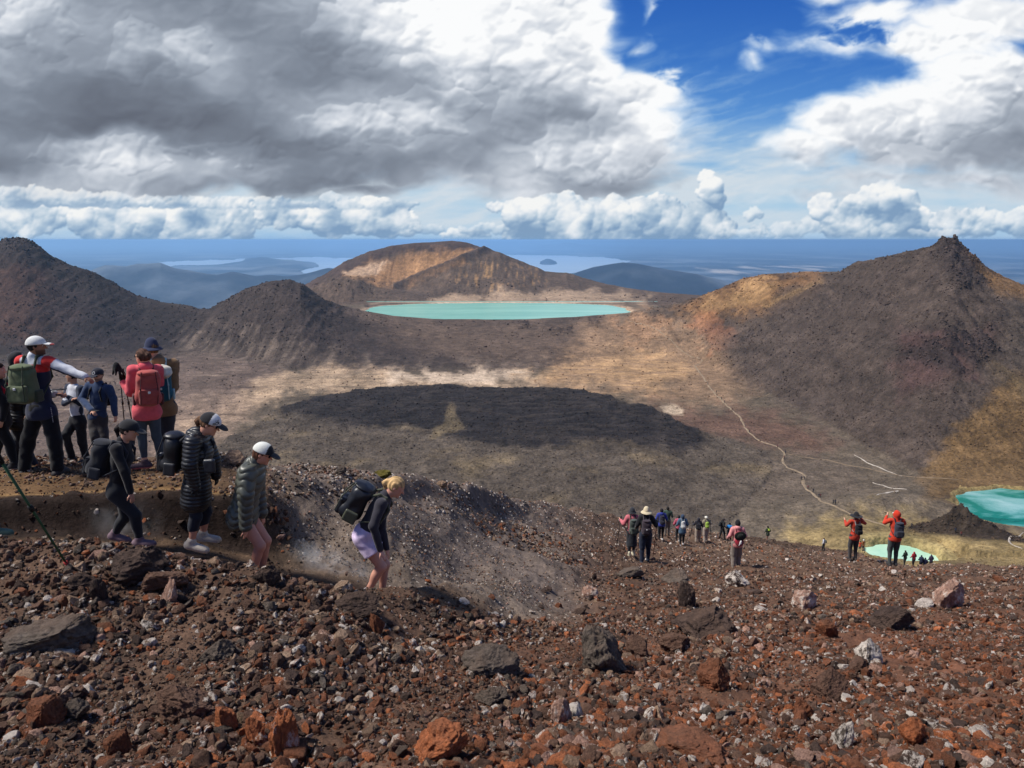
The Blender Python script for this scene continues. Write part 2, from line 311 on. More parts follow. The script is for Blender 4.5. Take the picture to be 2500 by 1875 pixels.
# ---------------------------------------------------------------- terrain
def P(table, px):                                # piecewise linear in px
    t = np.array(table, float); return [np.interp(px, t[:, 0], t[:, k]) for k in range(1, t.shape[1])]
def smooth1(a, n=6):
    for _ in range(n):
        b = np.pad(a, 1, mode='edge'); a = (b[:-2] + 2 * b[1:-1] + b[2:]) / 4
    return a
def pyz(py, y):                                  # height seen at row py from distance y
    _, dy, dz = ray(CX, py); return y * dz / dy
def knots(px):
    """near-to-far control lines: lists of (y, z) per column"""
    K = []
    def z(y, zz): K.append((np.broadcast_to(np.asarray(y, float), px.shape).copy(), np.broadcast_to(np.asarray(zz, float), px.shape).copy()))
    def pyk(table, sm=0):                        # table px, py, y
        py, y = P(table, px)
        if sm: py, y = smooth1(py, sm), smooth1(y, sm)
        z(y, pyz(py, y))
    z(1.2, -2.08)
    z(4.0, -3.17)
    z3, = P([(-600, -3.25), (500, -3.3), (900, -3.5), (1300, -3.72), (2500, -3.78)], px); z(5.5, z3)
    y3, z3 = P([(-600, 6.2, -3.18), (0, 6.2, -3.2), (600, 6.2, -3.3), (850, 6.4, -3.5), (1000, 6.9, -3.85), (1200, 8, -4.45), (1400, 10, -5.35), (2500, 11, -5.85)], px); z(y3, z3)
    py4, y4 = P([(-600, 1325, 7), (0, 1332, 7.0), (120, 1338, 7), (330, 1345, 7.0), (480, 1368, 7.0), (620, 1390, 7.0), (700, 1410, 7.1), (850, 1433, 7.2), (1000, 1440, 7.8), (1200, 1432, 9.5), (1400, 1412, 13), (1600, 1402, 18), (2000, 1392, 24), (2250, 1394, 27), (2500, 1392, 28), (3100, 1395, 28)], px)
    z4 = pyz(py4, y4); z(y4, z4)
    # ridge crest of the near slope
    py9, y9 = P([(-600, 1134, 13.8), (0, 1134, 13.8), (250, 1131, 13.8), (400, 1127, 13.6), (480, 1122, 12.0), (540, 1117, 10.9), (600, 1127, 10.9), (685, 1141, 11.1), (780, 1151, 11.6), (922, 1160, 12.3), (1017, 1168, 13.5), (1074, 1182, 14.5), (1140, 1191, 16), (1207, 1208, 18), (1278, 1224, 21), (1349, 1236, 25), (1450, 1256, 32), (1520, 1277, 38), (1600, 1292, 46), (1700, 1303, 58), (1800, 1313, 74), (1870, 1323, 80), (2000, 1341, 84), (2080, 1354, 72), (2130, 1372, 52), (2200, 1387, 42), (2500, 1388, 40), (3100, 1390, 40)], px)
    z9 = pyz(py9, y9)
    r = sstep(1250, 1520, px)                    # where the sunken path has merged into the open slope
    def mid(tbl, t):
        py, y = P(tbl, px); yy = lerp(y, lerp(y4, y9, t), r); zz = lerp(pyz(py, y), lerp(z4, z9, t), r); z(yy, zz)
    def midz(tbl, t):
        y, zv = P(tbl, px); yy = lerp(y, lerp(y4, y9, t), r); zz = lerp(zv, lerp(z4, z9, t), r); z(yy, zz)
    midz([(-600, 7.6, -3.6), (500, 7.6, -3.6), (620, 7.6, -3.75), (850, 7.75, -4.02), (1000, 8.4, -4.3), (1200, 10.3, -5.0), (1500, 15, -7)], 0.10)
    midz([(-600, 8.70, -3.6), (450, 8.70, -3.6), (600, 8.66, -3.72), (700, 8.5, -3.92), (850, 8.6, -4.1), (1000, 9.3, -4.42), (1200, 11.5, -5.3), (1500, 16, -7.3)], 0.22)
    mid([(-600, 1222, 8.86), (81, 1221, 8.86), (244, 1211, 8.86), (366, 1204, 8.86), (447, 1207, 8.86), (570, 1213, 8.9), (650, 1213, 9.1), (720, 1221, 9.8), (813, 1230, 10.4), (954, 1244, 11), (1100, 1264, 13), (1300, 1302, 18), (1500, 1330, 24)], 0.42)
    mid([(-600, 1165, 9.8), (250, 1165, 9.8), (450, 1165, 9.7), (533, 1158, 9.7), (650, 1175, 10), (900, 1200, 11.3), (1100, 1225, 14), (1300, 1264, 20), (1500, 1305, 27)], 0.66)
    z(y9, z9)
    z(y9 * 1.12 + 1.2, z9 - 0.62 * (y9 * 0.12 + 1.2))
    z(150, -72); z(300, -140)
    z13, = P([(-600, -162), (1900, -162), (2150, -158), (2600, -160)], px); z(372, z13)
    py, = P([(-600, 885), (0, 877), (200, 872), (400, 857), (450, 852), (600, 872), (700, 902), (850, 906), (1350, 903), (1450, 893), (1550, 876), (1700, 888), (1800, 930), (1900, 985), (2000, 1040), (2100, 1095), (2250, 1180), (2350, 1190), (2500, 1196), (3100, 1200)], px)
    py = smooth1(py, 20); _, dy, dz = ray(CX, py)
    z14 = np.full(px.shape, -163.0) + 3 * sstep(1900, 2300, px); y14 = z14 / dz * dy; z(y14, z14)
    crest = [(-600, 640, 1350), (-120, 620, 1350), (0, 598, 1350), (14, 588, 1350), (23, 581, 1350), (45, 583, 1350), (62, 588, 1350), (85, 600, 1350), (100, 608, 1350), (124, 628, 1350), (170, 648, 1345), (226, 667, 1340), (283, 701, 1335), (339, 727, 1330), (395, 740, 1310), (435, 744, 1300), (486, 756, 1290), (520, 756, 1280), (565, 731, 1265), (610, 704, 1255), (650, 692, 1250), (672, 686, 1250), (700, 683, 1250), (735, 693, 1250), (760, 712, 1255), (790, 733, 1265), (836, 750, 1280), (882, 758, 1290), (960, 771, 1296), (1073, 780, 1300), (1250, 780, 1300), (1400, 774, 1300), (1530, 764, 1290), (1600, 752, 1270), (1660, 742, 1240), (1710, 728, 1215), (1760, 708, 1190), (1787, 696, 1180), (1826, 681, 1160), (1871, 670, 1130), (1956, 663, 1080), (2058, 663, 1010), (2086, 650, 980), (2154, 631, 930), (2239, 612, 880), (2284, 600, 850), (2300, 590, 840), (2306, 588, 838), (2322, 587, 830), (2328, 590, 828), (2338, 605, 820), (2366, 628, 800), (2408, 662, 780), (2453, 687, 760), (2500, 704, 750), (2700, 760, 740), (3100, 800, 720)]
    pyc, yc = P(crest, px); zc = pyz(pyc, yc)
    z(lerp(y14, yc, 0.5), lerp(z14, zc, 0.47))
    z(yc, zc)
    y, zz = P([(-600, 1700, -260), (600, 1700, -260), (700, 1480, -165), (800, 1400, -134), (870, 1345, -134), (930, 1335, -147), (1480, 1335, -147), (1540, 1330, -135), (1600, 1340, -135), (1700, 1480, -150), (1800, 1500, -160), (2500, 1300, -200), (3100, 1300, -220)], px); z(y, zz)
    y, zz = P([(-600, 1900, -300), (600, 1900, -300), (700, 1620, -150), (850, 1600, -134), (890, 1600, -134), (940, 1600, -147), (1440, 1600, -147), (1530, 1560, -135), (1600, 1560, -134), (1700, 1650, -150), (2000, 1800, -250), (3100, 1800, -280)], px); z(y, zz)
    py, y = P([(-600, 820, 1950), (560, 800, 1950), (700, 760, 1700), (850, 753, 1650), (905, 748, 1650), (1000, 744, 1655), (1150, 740, 1665), (1300, 739, 1665), (1430, 744, 1650), (1520, 752, 1600), (1600, 747, 1640), (1700, 738, 1720), (1850, 745, 1850), (2000, 790, 1900), (3100, 850, 1900)], px); z(y, pyz(py, y))
    py, y = P([(-600, 850, 2000), (600, 780, 2000), (690, 735, 1830), (751, 703, 1800), (800, 686, 1800), (847, 670, 1800), (870, 673, 1800), (904, 687, 1800), (960, 705, 1800), (1017, 720, 1790), (1073, 731, 1780), (1200, 727, 1760), (1300, 727, 1760), (1420, 725, 1760), (1520, 728, 1780), (1600, 731, 1790), (1700, 731, 1800), (1850, 745, 1900), (2000, 790, 2000), (3100, 860, 2000)], px); z(y, pyz(py, y)); zs, ys = K[-1][1], K[-1][0]
    pyk22, y22 = P([(-600, 850, 2150), (600, 790, 2150), (700, 725, 2100), (751, 696, 2100), (791, 673, 2120), (847, 639, 2150), (904, 614, 2150), (960, 600, 2150), (1017, 593, 2150), (1102, 588, 2150), (1135, 592, 2150), (1158, 598, 2140), (1186, 612, 2120), (1215, 616, 2110), (1250, 631, 2100), (1284, 645, 2090), (1329, 663, 2080), (1380, 666, 2080), (1419, 679, 2080), (1476, 693, 2070), (1532, 704, 2060), (1600, 712, 2050), (1702, 721, 2050), (1850, 745, 2100), (2000, 800, 2150), (3100, 860, 2150)], px)
    z22 = pyz(pyk22, y22); k = sstep(960, 1120, px)
    z(lerp(ys, y22, 0.3), lerp(zs - 11, lerp(zs, z22, 0.25), k))
    z(y22, z22); z(2700, -430)
    # the distant hills, plain and lake
    z(5000, -800); z(8300, -795)
    py, = P([(-600, 720), (0, 700), (150, 682), (220, 662), (254, 648), (275, 648), (305, 651), (333, 644), (360, 644), (390, 641), (429, 656), (469, 662), (500, 668), (526, 672), (545, 669), (565, 663), (590, 668), (622, 677), (660, 672), (700, 676), (735, 672), (765, 665), (800, 655), (860, 660), (950, 712), (1200, 726), (1300, 706), (1380, 684), (1408, 666), (1448, 653), (1493, 645), (1521, 641), (1555, 644), (1600, 653), (1645, 661), (1702, 670), (1741, 681), (1778, 694), (1830, 712), (1880, 724), (3100, 724)], px)
    z(10500, np.maximum(pyz(py, 10500.0), -800)); z(13500, -795); z(60000, -795); z(200000, -795)
    return K
def pchip(K, ys):
    """monotone cubic through the knots of every column, sampled at the rows ys -> z[row, column]"""
    Y = np.stack([k[0] for k in K]); Z = np.stack([k[1] for k in K])
    for i in range(1, len(Y)): Y[i] = np.maximum(Y[i], Y[i - 1] + 0.05)
    h = np.diff(Y, axis=0); d = np.diff(Z, axis=0) / h
    m = np.zeros_like(Z)
    w1 = 2 * h[1:] + h[:-1]; w2 = h[1:] + 2 * h[:-1]
    ok = d[:-1] * d[1:] > 0
    with np.errstate(divide='ignore', invalid='ignore'):
        mm = (w1 + w2) / (w1 / d[:-1] + w2 / d[1:])
    m[1:-1] = np.where(ok, mm, 0); m[0] = d[0]; m[-1] = d[-1]
    out = np.zeros((len(ys), Y.shape[1])); cols = np.arange(Y.shape[1])
    for r, y in enumerate(ys):
        i = clamp((Y <= y).sum(0) - 1, 0, len(K) - 2)
        h_ = h[i, cols]; t = clamp((y - Y[i, cols]) / h_)
        z0, z1, m0, m1 = Z[i, cols], Z[i + 1, cols], m[i, cols] * h_, m[i + 1, cols] * h_
        t2 = t * t; t3 = t2 * t
        out[r] = (2 * t3 - 3 * t2 + 1) * z0 + (t3 - 2 * t2 + t) * m0 + (3 * t2 - 2 * t3) * z1 + (t3 - t2) * m1
    return out
U = np.concatenate([np.linspace(-1.75, -0.83, 50)[:-1], np.linspace(-0.83, 0.83, 1060), np.linspace(0.83, 1.75, 50)[1:]]); NU = len(U)
COLPX = CX + F * U / 1.0                          # px of a column at the camera's own depth scale, refined below
def px_of_u(u, y=None):
    # depth = y*CP - z*SP and z/y is about -0.33 near, -0.1 far: use the local slope of each knot instead of a constant
    return CX + F * u / CP
# a column's px depends a little on its height (the camera looks down): px = CX + F*u/(CP - s*SP), s = z/y
def build_z(ys, extra=None):
    px = CX + F * U / CP; z = pchip(knots(px), ys)
    # second pass: evaluate the control lines at the px each row really has
    s = z / ys[:, None]
    out = np.zeros_like(z)
    bands = np.linspace(-0.62, 0.08, 8)
    lay = [pchip(knots(CX + F * U / (CP - b * SP)), ys) for b in bands]
    L = np.stack(lay)
    for _ in range(3):
        s = (z / ys[:, None]); f = clamp((s - bands[0]) / (bands[1] - bands[0]), 0, len(bands) - 1.001); i = f.astype(int); t = f - i
        z = np.take_along_axis(L, i[None], 0)[0] * (1 - t) + np.take_along_axis(L, i[None] + 1, 0)[0] * t
    return z
YN = np.concatenate([np.geomspace(1.2, 4, 60)[:-1], np.geomspace(4, 60, 560)])
YM = np.concatenate([np.geomspace(60, 330, 90)[:-1], np.geomspace(330, 2700, 700)])
YF = np.concatenate([np.geomspace(2700, 8000, 60)[:-1], np.geomspace(8000, 60000, 240)[:-1], np.geomspace(60000, 200000, 30)])
ALLY = np.concatenate([YN, YM[1:], YF[1:]])
Z0 = build_z(ALLY)
X0 = U[None, :] * ALLY[:, None]; Y0 = np.repeat(ALLY[:, None], NU, 1)
PX0, PY0 = proj(X0, Y0, Z0)

# regions given as outlines in the photograph, turned into soft masks over the terrain
GXs, GYs = np.arange(-200, 2760, 6.0), np.arange(560, 1900, 6.0)
def polymask(poly, PX, PY, soft=10, jit=None):
    gx, gy = np.meshgrid(GXs, GYs); p = np.array(poly, float); q = np.roll(p, -1, 0)
    d = np.full(gx.shape, 1e9); ins = np.zeros(gx.shape, bool)
    for (ax, ay), (bx, by) in zip(p, q):
        ex, ey = bx - ax, by - ay; t = clamp(((gx - ax) * ex + (gy - ay) * ey) / (ex * ex + ey * ey + 1e-9))
        d = np.minimum(d, np.hypot(gx - ax - t * ex, gy - ay - t * ey))
        c = (ay > gy) != (by > gy)
        with np.errstate(divide='ignore', invalid='ignore'): ins ^= c & (gx < (gy - ay) * ex / (ey if ey else 1e-9) + ax)
    sd = np.where(ins, d, -d)
    fx = clamp((PX - GXs[0]) / 6, 0, len(GXs) - 1.001); fy = clamp((PY - GYs[0]) / 6, 0, len(GYs) - 1.001)
    i, j = fx.astype(int), fy.astype(int); tx, ty = fx - i, fy - j
    v = lerp(lerp(sd[j, i], sd[j, i + 1], tx), lerp(sd[j + 1, i], sd[j + 1, i + 1], tx), ty)
    if jit is not None: v = v + jit
    return sstep(-soft, soft, v)

# relief on top of the control surface
def zoned(lo, hi):
    r0, r1 = np.searchsorted(ALLY, [lo, hi]); r1 = min(r1 + 1, len(ALLY))
    def z(fn, *a):                       # evaluate fn on the rows of one distance band only
        out = np.zeros(X0.shape, f32); sl = slice(r0, r1)
        out[sl] = fn(*[q[sl] if isinstance(q, np.ndarray) and q.shape == X0.shape else q for q in a]); return out
    return z
ZN, ZM, ZF = zoned(1, 155), zoned(55, 2750), zoned(2600, 3e5)
def relief_all():
    Z = Z0.copy(); X, Y, PX, PY = X0, Y0, PX0, PY0
    n = lambda sx, sy, o=5, g=0.5, s=0, r=False: ZM(lambda x, y: fbm(x / sx, y / sy, o, g, s, r), X, Y)
    nn = lambda sx, sy, o=5, g=0.5, s=0, r=False: ZN(lambda x, y: fbm(x / sx, y / sy, o, g, s, r), X, Y)
    nf_ = lambda sx, sy, o=5, g=0.5, s=0, r=False: ZF(lambda x, y: fbm(x / sx, y / sy, o, g, s, r), X, Y)
    j1 = ZM(lambda x, y: fbm(x / 60, y / 30, 4, 0.5, 201) * 16, PX, PY)
    M = {}
    mid = (Y > 330) & (Y < 2700)
    # --- middle distance
    M['lava'] = polymask([(520, 1120), (561, 1073), (618, 1054), (694, 1002), (732, 985), (803, 974), (875, 962), (970, 951), (1088, 947), (1207, 955), (1278, 953), (1397, 958), (1450, 968), (1521, 988), (1592, 1003), (1640, 1026), (1654, 1036), (1678, 1050), (1744, 1064), (1806, 1075), (1880, 1110), (1880, 1160), (1800, 1260), (1500, 1420), (900, 1500), (500, 1400)], PX, PY, 6, j1 * .45) * mid
    M['lavad'] = polymask([(680, 1012), (732, 985), (803, 974), (875, 962), (970, 951), (1088, 947), (1207, 955), (1278, 953), (1397, 958), (1450, 968), (1521, 988), (1592, 1003), (1654, 1036), (1740, 1070), (1700, 1105), (1560, 1112), (1450, 1106), (1349, 1104), (1230, 1104), (1112, 1090), (1055, 1070), (970, 1058), (898, 1066), (827, 1056), (740, 1034)], PX, PY, 14, j1) * mid
    low = polymask([(430, 1150), (500, 1060), (600, 1000), (800, 900), (1500, 900), (1720, 1050), (1600, 1180), (1200, 1280), (500, 1300)], PX, PY, 70) * mid
    slope = np.zeros_like(Z); gy = np.gradient(Z, axis=0) / np.gradient(Y, axis=0); gx = np.gradient(Z, axis=1) / np.maximum(np.gradient(X, axis=1), 1e-6)
    steep = clamp(np.hypot(gx, gy) * 2.2 - 0.25) * mid
    M['steep'] = steep
    fade = sstep(60, 200, Y) * (Y < 2700)
    gull = n(16, 130, 5, 0.55, 301, True)                      # gullies running down towards the basin
    rough = n(28, 28, 6, 0.6, 305)
    d = steep * (3.6 * gull + 3.6 * rough + 3.2 * n(75, 110, 4, .5, 307, True)) + (1 - steep) * 0.8 * rough * fade
    ridg = ZM(lambda X, Y: 1 - np.abs(fbm(X / 75 + 0.8 * fbm(X / 160, Y / 160, 3, 0.5, 311), Y / 17 + 1.4 * fbm(X / 120, Y / 120, 3, 0.5, 313), 4, 0.55, 315)) * 2, X, Y)
    M['ridg'] = ridg
    d = d + M['lava'] * (0.15 + 5.35 * low + (0.4 + 0.8 * low) * ridg + 1.6 * low * n(32, 26, 5, .6, 319) + 1.3 * n(14, 14, 4, 0.6, 317)) * fade
    d = d + mid * (1 - steep) * (1 - M['lava']) * 2.0 * n(120, 60, 4, 0.5, 321)
    # craggy summits
    lh = np.exp(-((PX - 50) / 45) ** 2 - ((PY - 595) / 22) ** 2) * (Y > 1200) * (Y < 1500)
    rp = polymask([(2290, 580), (2335, 580), (2380, 640), (2410, 700), (2350, 720), (2310, 660), (2270, 630)], PX, PY, 16, j1 * .5) * (Y > 560) * (Y < 1000)
    out1 = polymask([(2280, 840), (2420, 800), (2440, 870), (2330, 920), (2180, 880)], PX, PY, 14, j1) * mid * (Y < 1000)
    out2 = sum(polymask(q_, PX, PY, 6, j1 * .45) for q_ in ([(2090, 722), (2150, 728), (2205, 740), (2200, 762), (2110, 748)], [(2280, 762), (2330, 775), (2400, 830), (2395, 862), (2310, 835)], [(2240, 700), (2310, 655), (2335, 668), (2262, 715)], [(2300, 850), (2400, 835), (2420, 862), (2310, 872)], [(1320, 806), (1350, 800), (1400, 796), (1396, 810), (1345, 816)], [(1262, 788), (1290, 786), (1288, 802), (1264, 803)], [(1436, 780), (1464, 780), (1460, 796), (1438, 797)], [(1780, 830), (1850, 800), (1860, 815), (1800, 850)])) * mid * (Y < 1330)
    M['crag'] = clamp(out2 * 0.9 * sstep(-.3, .4, n(9, 9, 4, .6, 333)) + lh + rp * (rough > -0.4) + out1 * sstep(0, .5, gull))
    cr = n(22, 12, 5, 0.6, 331, True)
    d = d + M['crag'] * (5.0 * cr)
    # stepped ledges across the face of the far crater mountain
    led = np.exp(-((PY - (690 - 0.42 * (PX - 1000))) / 9.0) ** 2) * ((PX > 960) & (PX < 1290)) * (Y > 1850) * (Y < 2300)
    d = d + 10 * led * sstep(0, 1, 1.0 + 0 * d)
    M['ledge'] = led
    # water's edge: no rough ground over or under the lake surfaces
    lake = (Y > 1325) & (Y < 1620) & (PX > 880) & (PX < 1560)
    d = np.where(lake, 0, d)
    se = np.abs((X + 30) / 264) ** 2.6 + np.abs((Y - 1472) / 172) ** 2.6 + 0.10 * n(60, 60, 4, .5, 349); M['lake'] = se
    lz = (Y > 1290) & (Y < 1660) & (PX > 868) & (PX < 1660)
    Z = np.where(lz, np.where(se < 1, np.minimum(Z, lerp(-146.0, -138.6, sstep(.7, 1, se))), np.maximum(Z, lerp(-138.6, -136.6, sstep(1, 1.12, se)))), Z)
    front = np.exp(-((Y - 1300) / 40.0) ** 2) * ((PX > 880) & (PX < 1560)); d = d * (1 - 0.85 * front)
    back = np.exp(-((Y - 1650) / 60.0) ** 2) * ((PX > 860) & (PX < 1560)); d = d * (1 - 0.9 * back)
    Z = Z + d * mid
    # hillocks around the small pool and the dark outcrop before the emerald lake
    def bump(px, py, zz, rx, ry, h, p=1.0):
        cx, cyy, _ = unproj_z(px, py, zz); g = np.exp(-(((X - cx) / rx) ** 2 + ((Y - cyy) / ry) ** 2) ** p); return h * g
    Z = Z + bump(2330, 1340, -158, 45, 20, 3.0) + bump(2440, 1365, -156, 40, 26, 3.0) + bump(2080, 1300, -158, 30, 25, 3.0) + bump(2200, 1235, -160, 40, 26, 4) + bump(2090, 1240, -160, 60, 14, 3)
    px_, py_, _ = unproj_z(2205, 1358, -159.0); e = ((X - px_) / 16.5) ** 2 + ((Y - py_) / 17.0) ** 2; M['pool'] = e
    e2 = e * (1 + 0.25 * n(9, 9, 3, .5, 341)); Z = np.where(e2 < 3.2, lerp(-163.0 + 0 * Z, clamp(Z, -158.5, -156), sstep(0.8, 1.5, e2)) * (e2 < 2.4) + (e2 >= 2.4) * lerp(clamp(Z, -158.5, -156), Z, sstep(2.4, 3.2, e2)), Z)
    lx, ly, _ = unproj_z(2545, 1242, -159.5); a = (X - lx) / 45.0; b = (Y - ly) / 34.0; e = (a * a + b * b) * (1 + 0.25 * n(22, 22, 3, .5, 343)); M['elake'] = e
    Z = np.where(e < 3, lerp(-164.0 + 0 * Z, np.maximum(Z, -158.5), sstep(0.8, 1.4, e)), Z)
    og = bump(2338, 1300, -158, 13, 9, 7.5, 1.1) + bump(2328, 1290, -158, 5, 5, 4, 1.1) + bump(2366, 1300, -158, 14, 8, 5.5, 1.1) + bump(2400, 1316, -158, 15, 7, 4.5, 1.1) + bump(2442, 1334, -158, 15, 7, 3.0, 1.1) + bump(2290, 1306, -158, 16, 8, 3, 1.1); og = 0.66 * og * (1 + 0.7 * cr + 0.3 * n(5, 5, 4, .6, 347)); Z = Z + og; M['outcrop'] = clamp(og / 1.3)
    # --- distant country
    far = Y > 2700
    hills = np.clip((Z + 800) / 60, 0, 1) * far * (Y > 5200) * (Y < 13500)
    Z = Z + hills * (60 * nf_(1500, 1500, 5, 0.5, 351, True) - 20) * sstep(0, 1, np.abs(Y - 10500) / 1500 + 0.12)
    lakep = polymask([(330, 652), (395, 640), (420, 638), (560, 633), (640, 629), (780, 628), (900, 631), (1100, 623), (1250, 622), (1465, 627), (1545, 637), (1490, 652), (1363, 672), (1200, 680), (900, 665), (800, 666), (718, 668), (745, 658), (778, 650), (770, 641), (700, 636), (600, 640), (520, 646), (430, 648)], PX, PY, 3, ZF(lambda x, y: fbm(x / 40, y / 9, 4, .55, 361), PX, PY) * 3) * (Y > 14000)
    isl = np.exp(-((PX - 1338) / 20) ** 2 - ((PY - 643.5) / 2.5) ** 2) * (Y > 14000)
    lakep = lakep * (isl < 0.35)
    M['taupo'] = lakep
    Z = np.where(lakep > 0.5, -812, Z)
    hp = np.exp(-((PX - 640) / 60) ** 2 - ((PY - 642) / 7) ** 2) * 170 + np.exp(-((PX - 720) / 40) ** 2 - ((PY - 648) / 6) ** 2) * 110 + np.exp(-((PX - 660) / 38) ** 2 - ((PY - 660) / 7) ** 2) * 90
    Z = Z + (lakep < 0.5) * (Y > 14000) * (hp * (1 + 0.4 * nf_(900, 1500, 4, .5, 365)) + isl * 160)
    Z = Z + (lakep < 0.5) * (Y > 16000) * clamp(nf_(9000, 9000, 4, 0.5, 367)) * 60
    fm = np.exp(-((Y - 90000) / 14000.0) ** 2); Z = Z + fm * (470 + 340 * nf_(16000, 40000, 5, .5, 369)) * sstep(300, 800, PX) * sstep(1700, 1200, PX) + fm * 120 * clamp(nf_(16000, 40000, 4, .5, 371))
    vol = np.exp(-(((X - 4400) / 4200.0) ** 2 + ((Y - 70000) / 9000.0) ** 2)); Z = Z + 520 * np.exp(-np.abs((X - 5300) / 2600.0)) * np.exp(-((Y - 70000) / 6000.0) ** 2)
    # --- near ground
    near = Y < 120
    nf = sstep(1.2, 3, Y) * sstep(130, 55, Y)
    path = np.exp(-((Y - 8.05) / 0.45) ** 2) * sstep(1250, 1000, PX)
    M['path'] = path
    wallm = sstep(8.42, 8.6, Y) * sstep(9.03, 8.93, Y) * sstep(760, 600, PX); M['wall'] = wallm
    ledge = sstep(8.85, 9.1, Y) * sstep(11.5, 10.6, Y) * sstep(620, 480, PX); M['ledgeflat'] = ledge
    g1 = nn(1.1, 1.1, 5, 0.52, 401); g2 = nn(.22, .22, 4, .6, 403)
    amp = nf * (1 - 0.8 * path) * (1 - 0.75 * ledge)
    Z = Z + amp * near * (0.075 * g1 * (1 + Y / 14) + 0.020 * g2 * (1 + Y / 22) + 0.07 * nn(3.1, 3.1, 3, .5, 405) * (1 + Y / 14))
    # strata and an eroded lip on the cut bank
    Z = Z + wallm * near * 0.05 * nn(.5, .05, 4, .6, 407)
    return Z, M
Z1, M = relief_all()
LNY = np.log(ALLY)
def zat(x, y):
    """ground height"""
    x = np.asarray(x, float); y = np.asarray(y, float)
    c = clamp(np.interp(x / y, U, np.arange(NU)), 0, NU - 1.001); i = np.interp(np.log(y), LNY, np.arange(len(ALLY))); i = clamp(i, 0, len(ALLY) - 1.001)
    a, b = i.astype(int), c.astype(int); ta, tb = i - a, c - b
    return lerp(lerp(Z1[a, b], Z1[a, b + 1], tb), lerp(Z1[a + 1, b], Z1[a + 1, b + 1], tb), ta)
def hit(px, py, ymin=1.3, ymax=2700):
    """first ground point seen at a pixel of the photograph, beyond ymin"""
    dx, dy, dz = ray(px, py); ys = np.geomspace(ymin, ymax, 6000)
    zz = zat(dx / dy * ys, ys); ok = np.nonzero(zz >= ys * dz / dy)[0]
    y = ys[ok[0]] if len(ok) else ymax
    return float(dx / dy * y), float(y), float(zat(dx / dy * y, y))

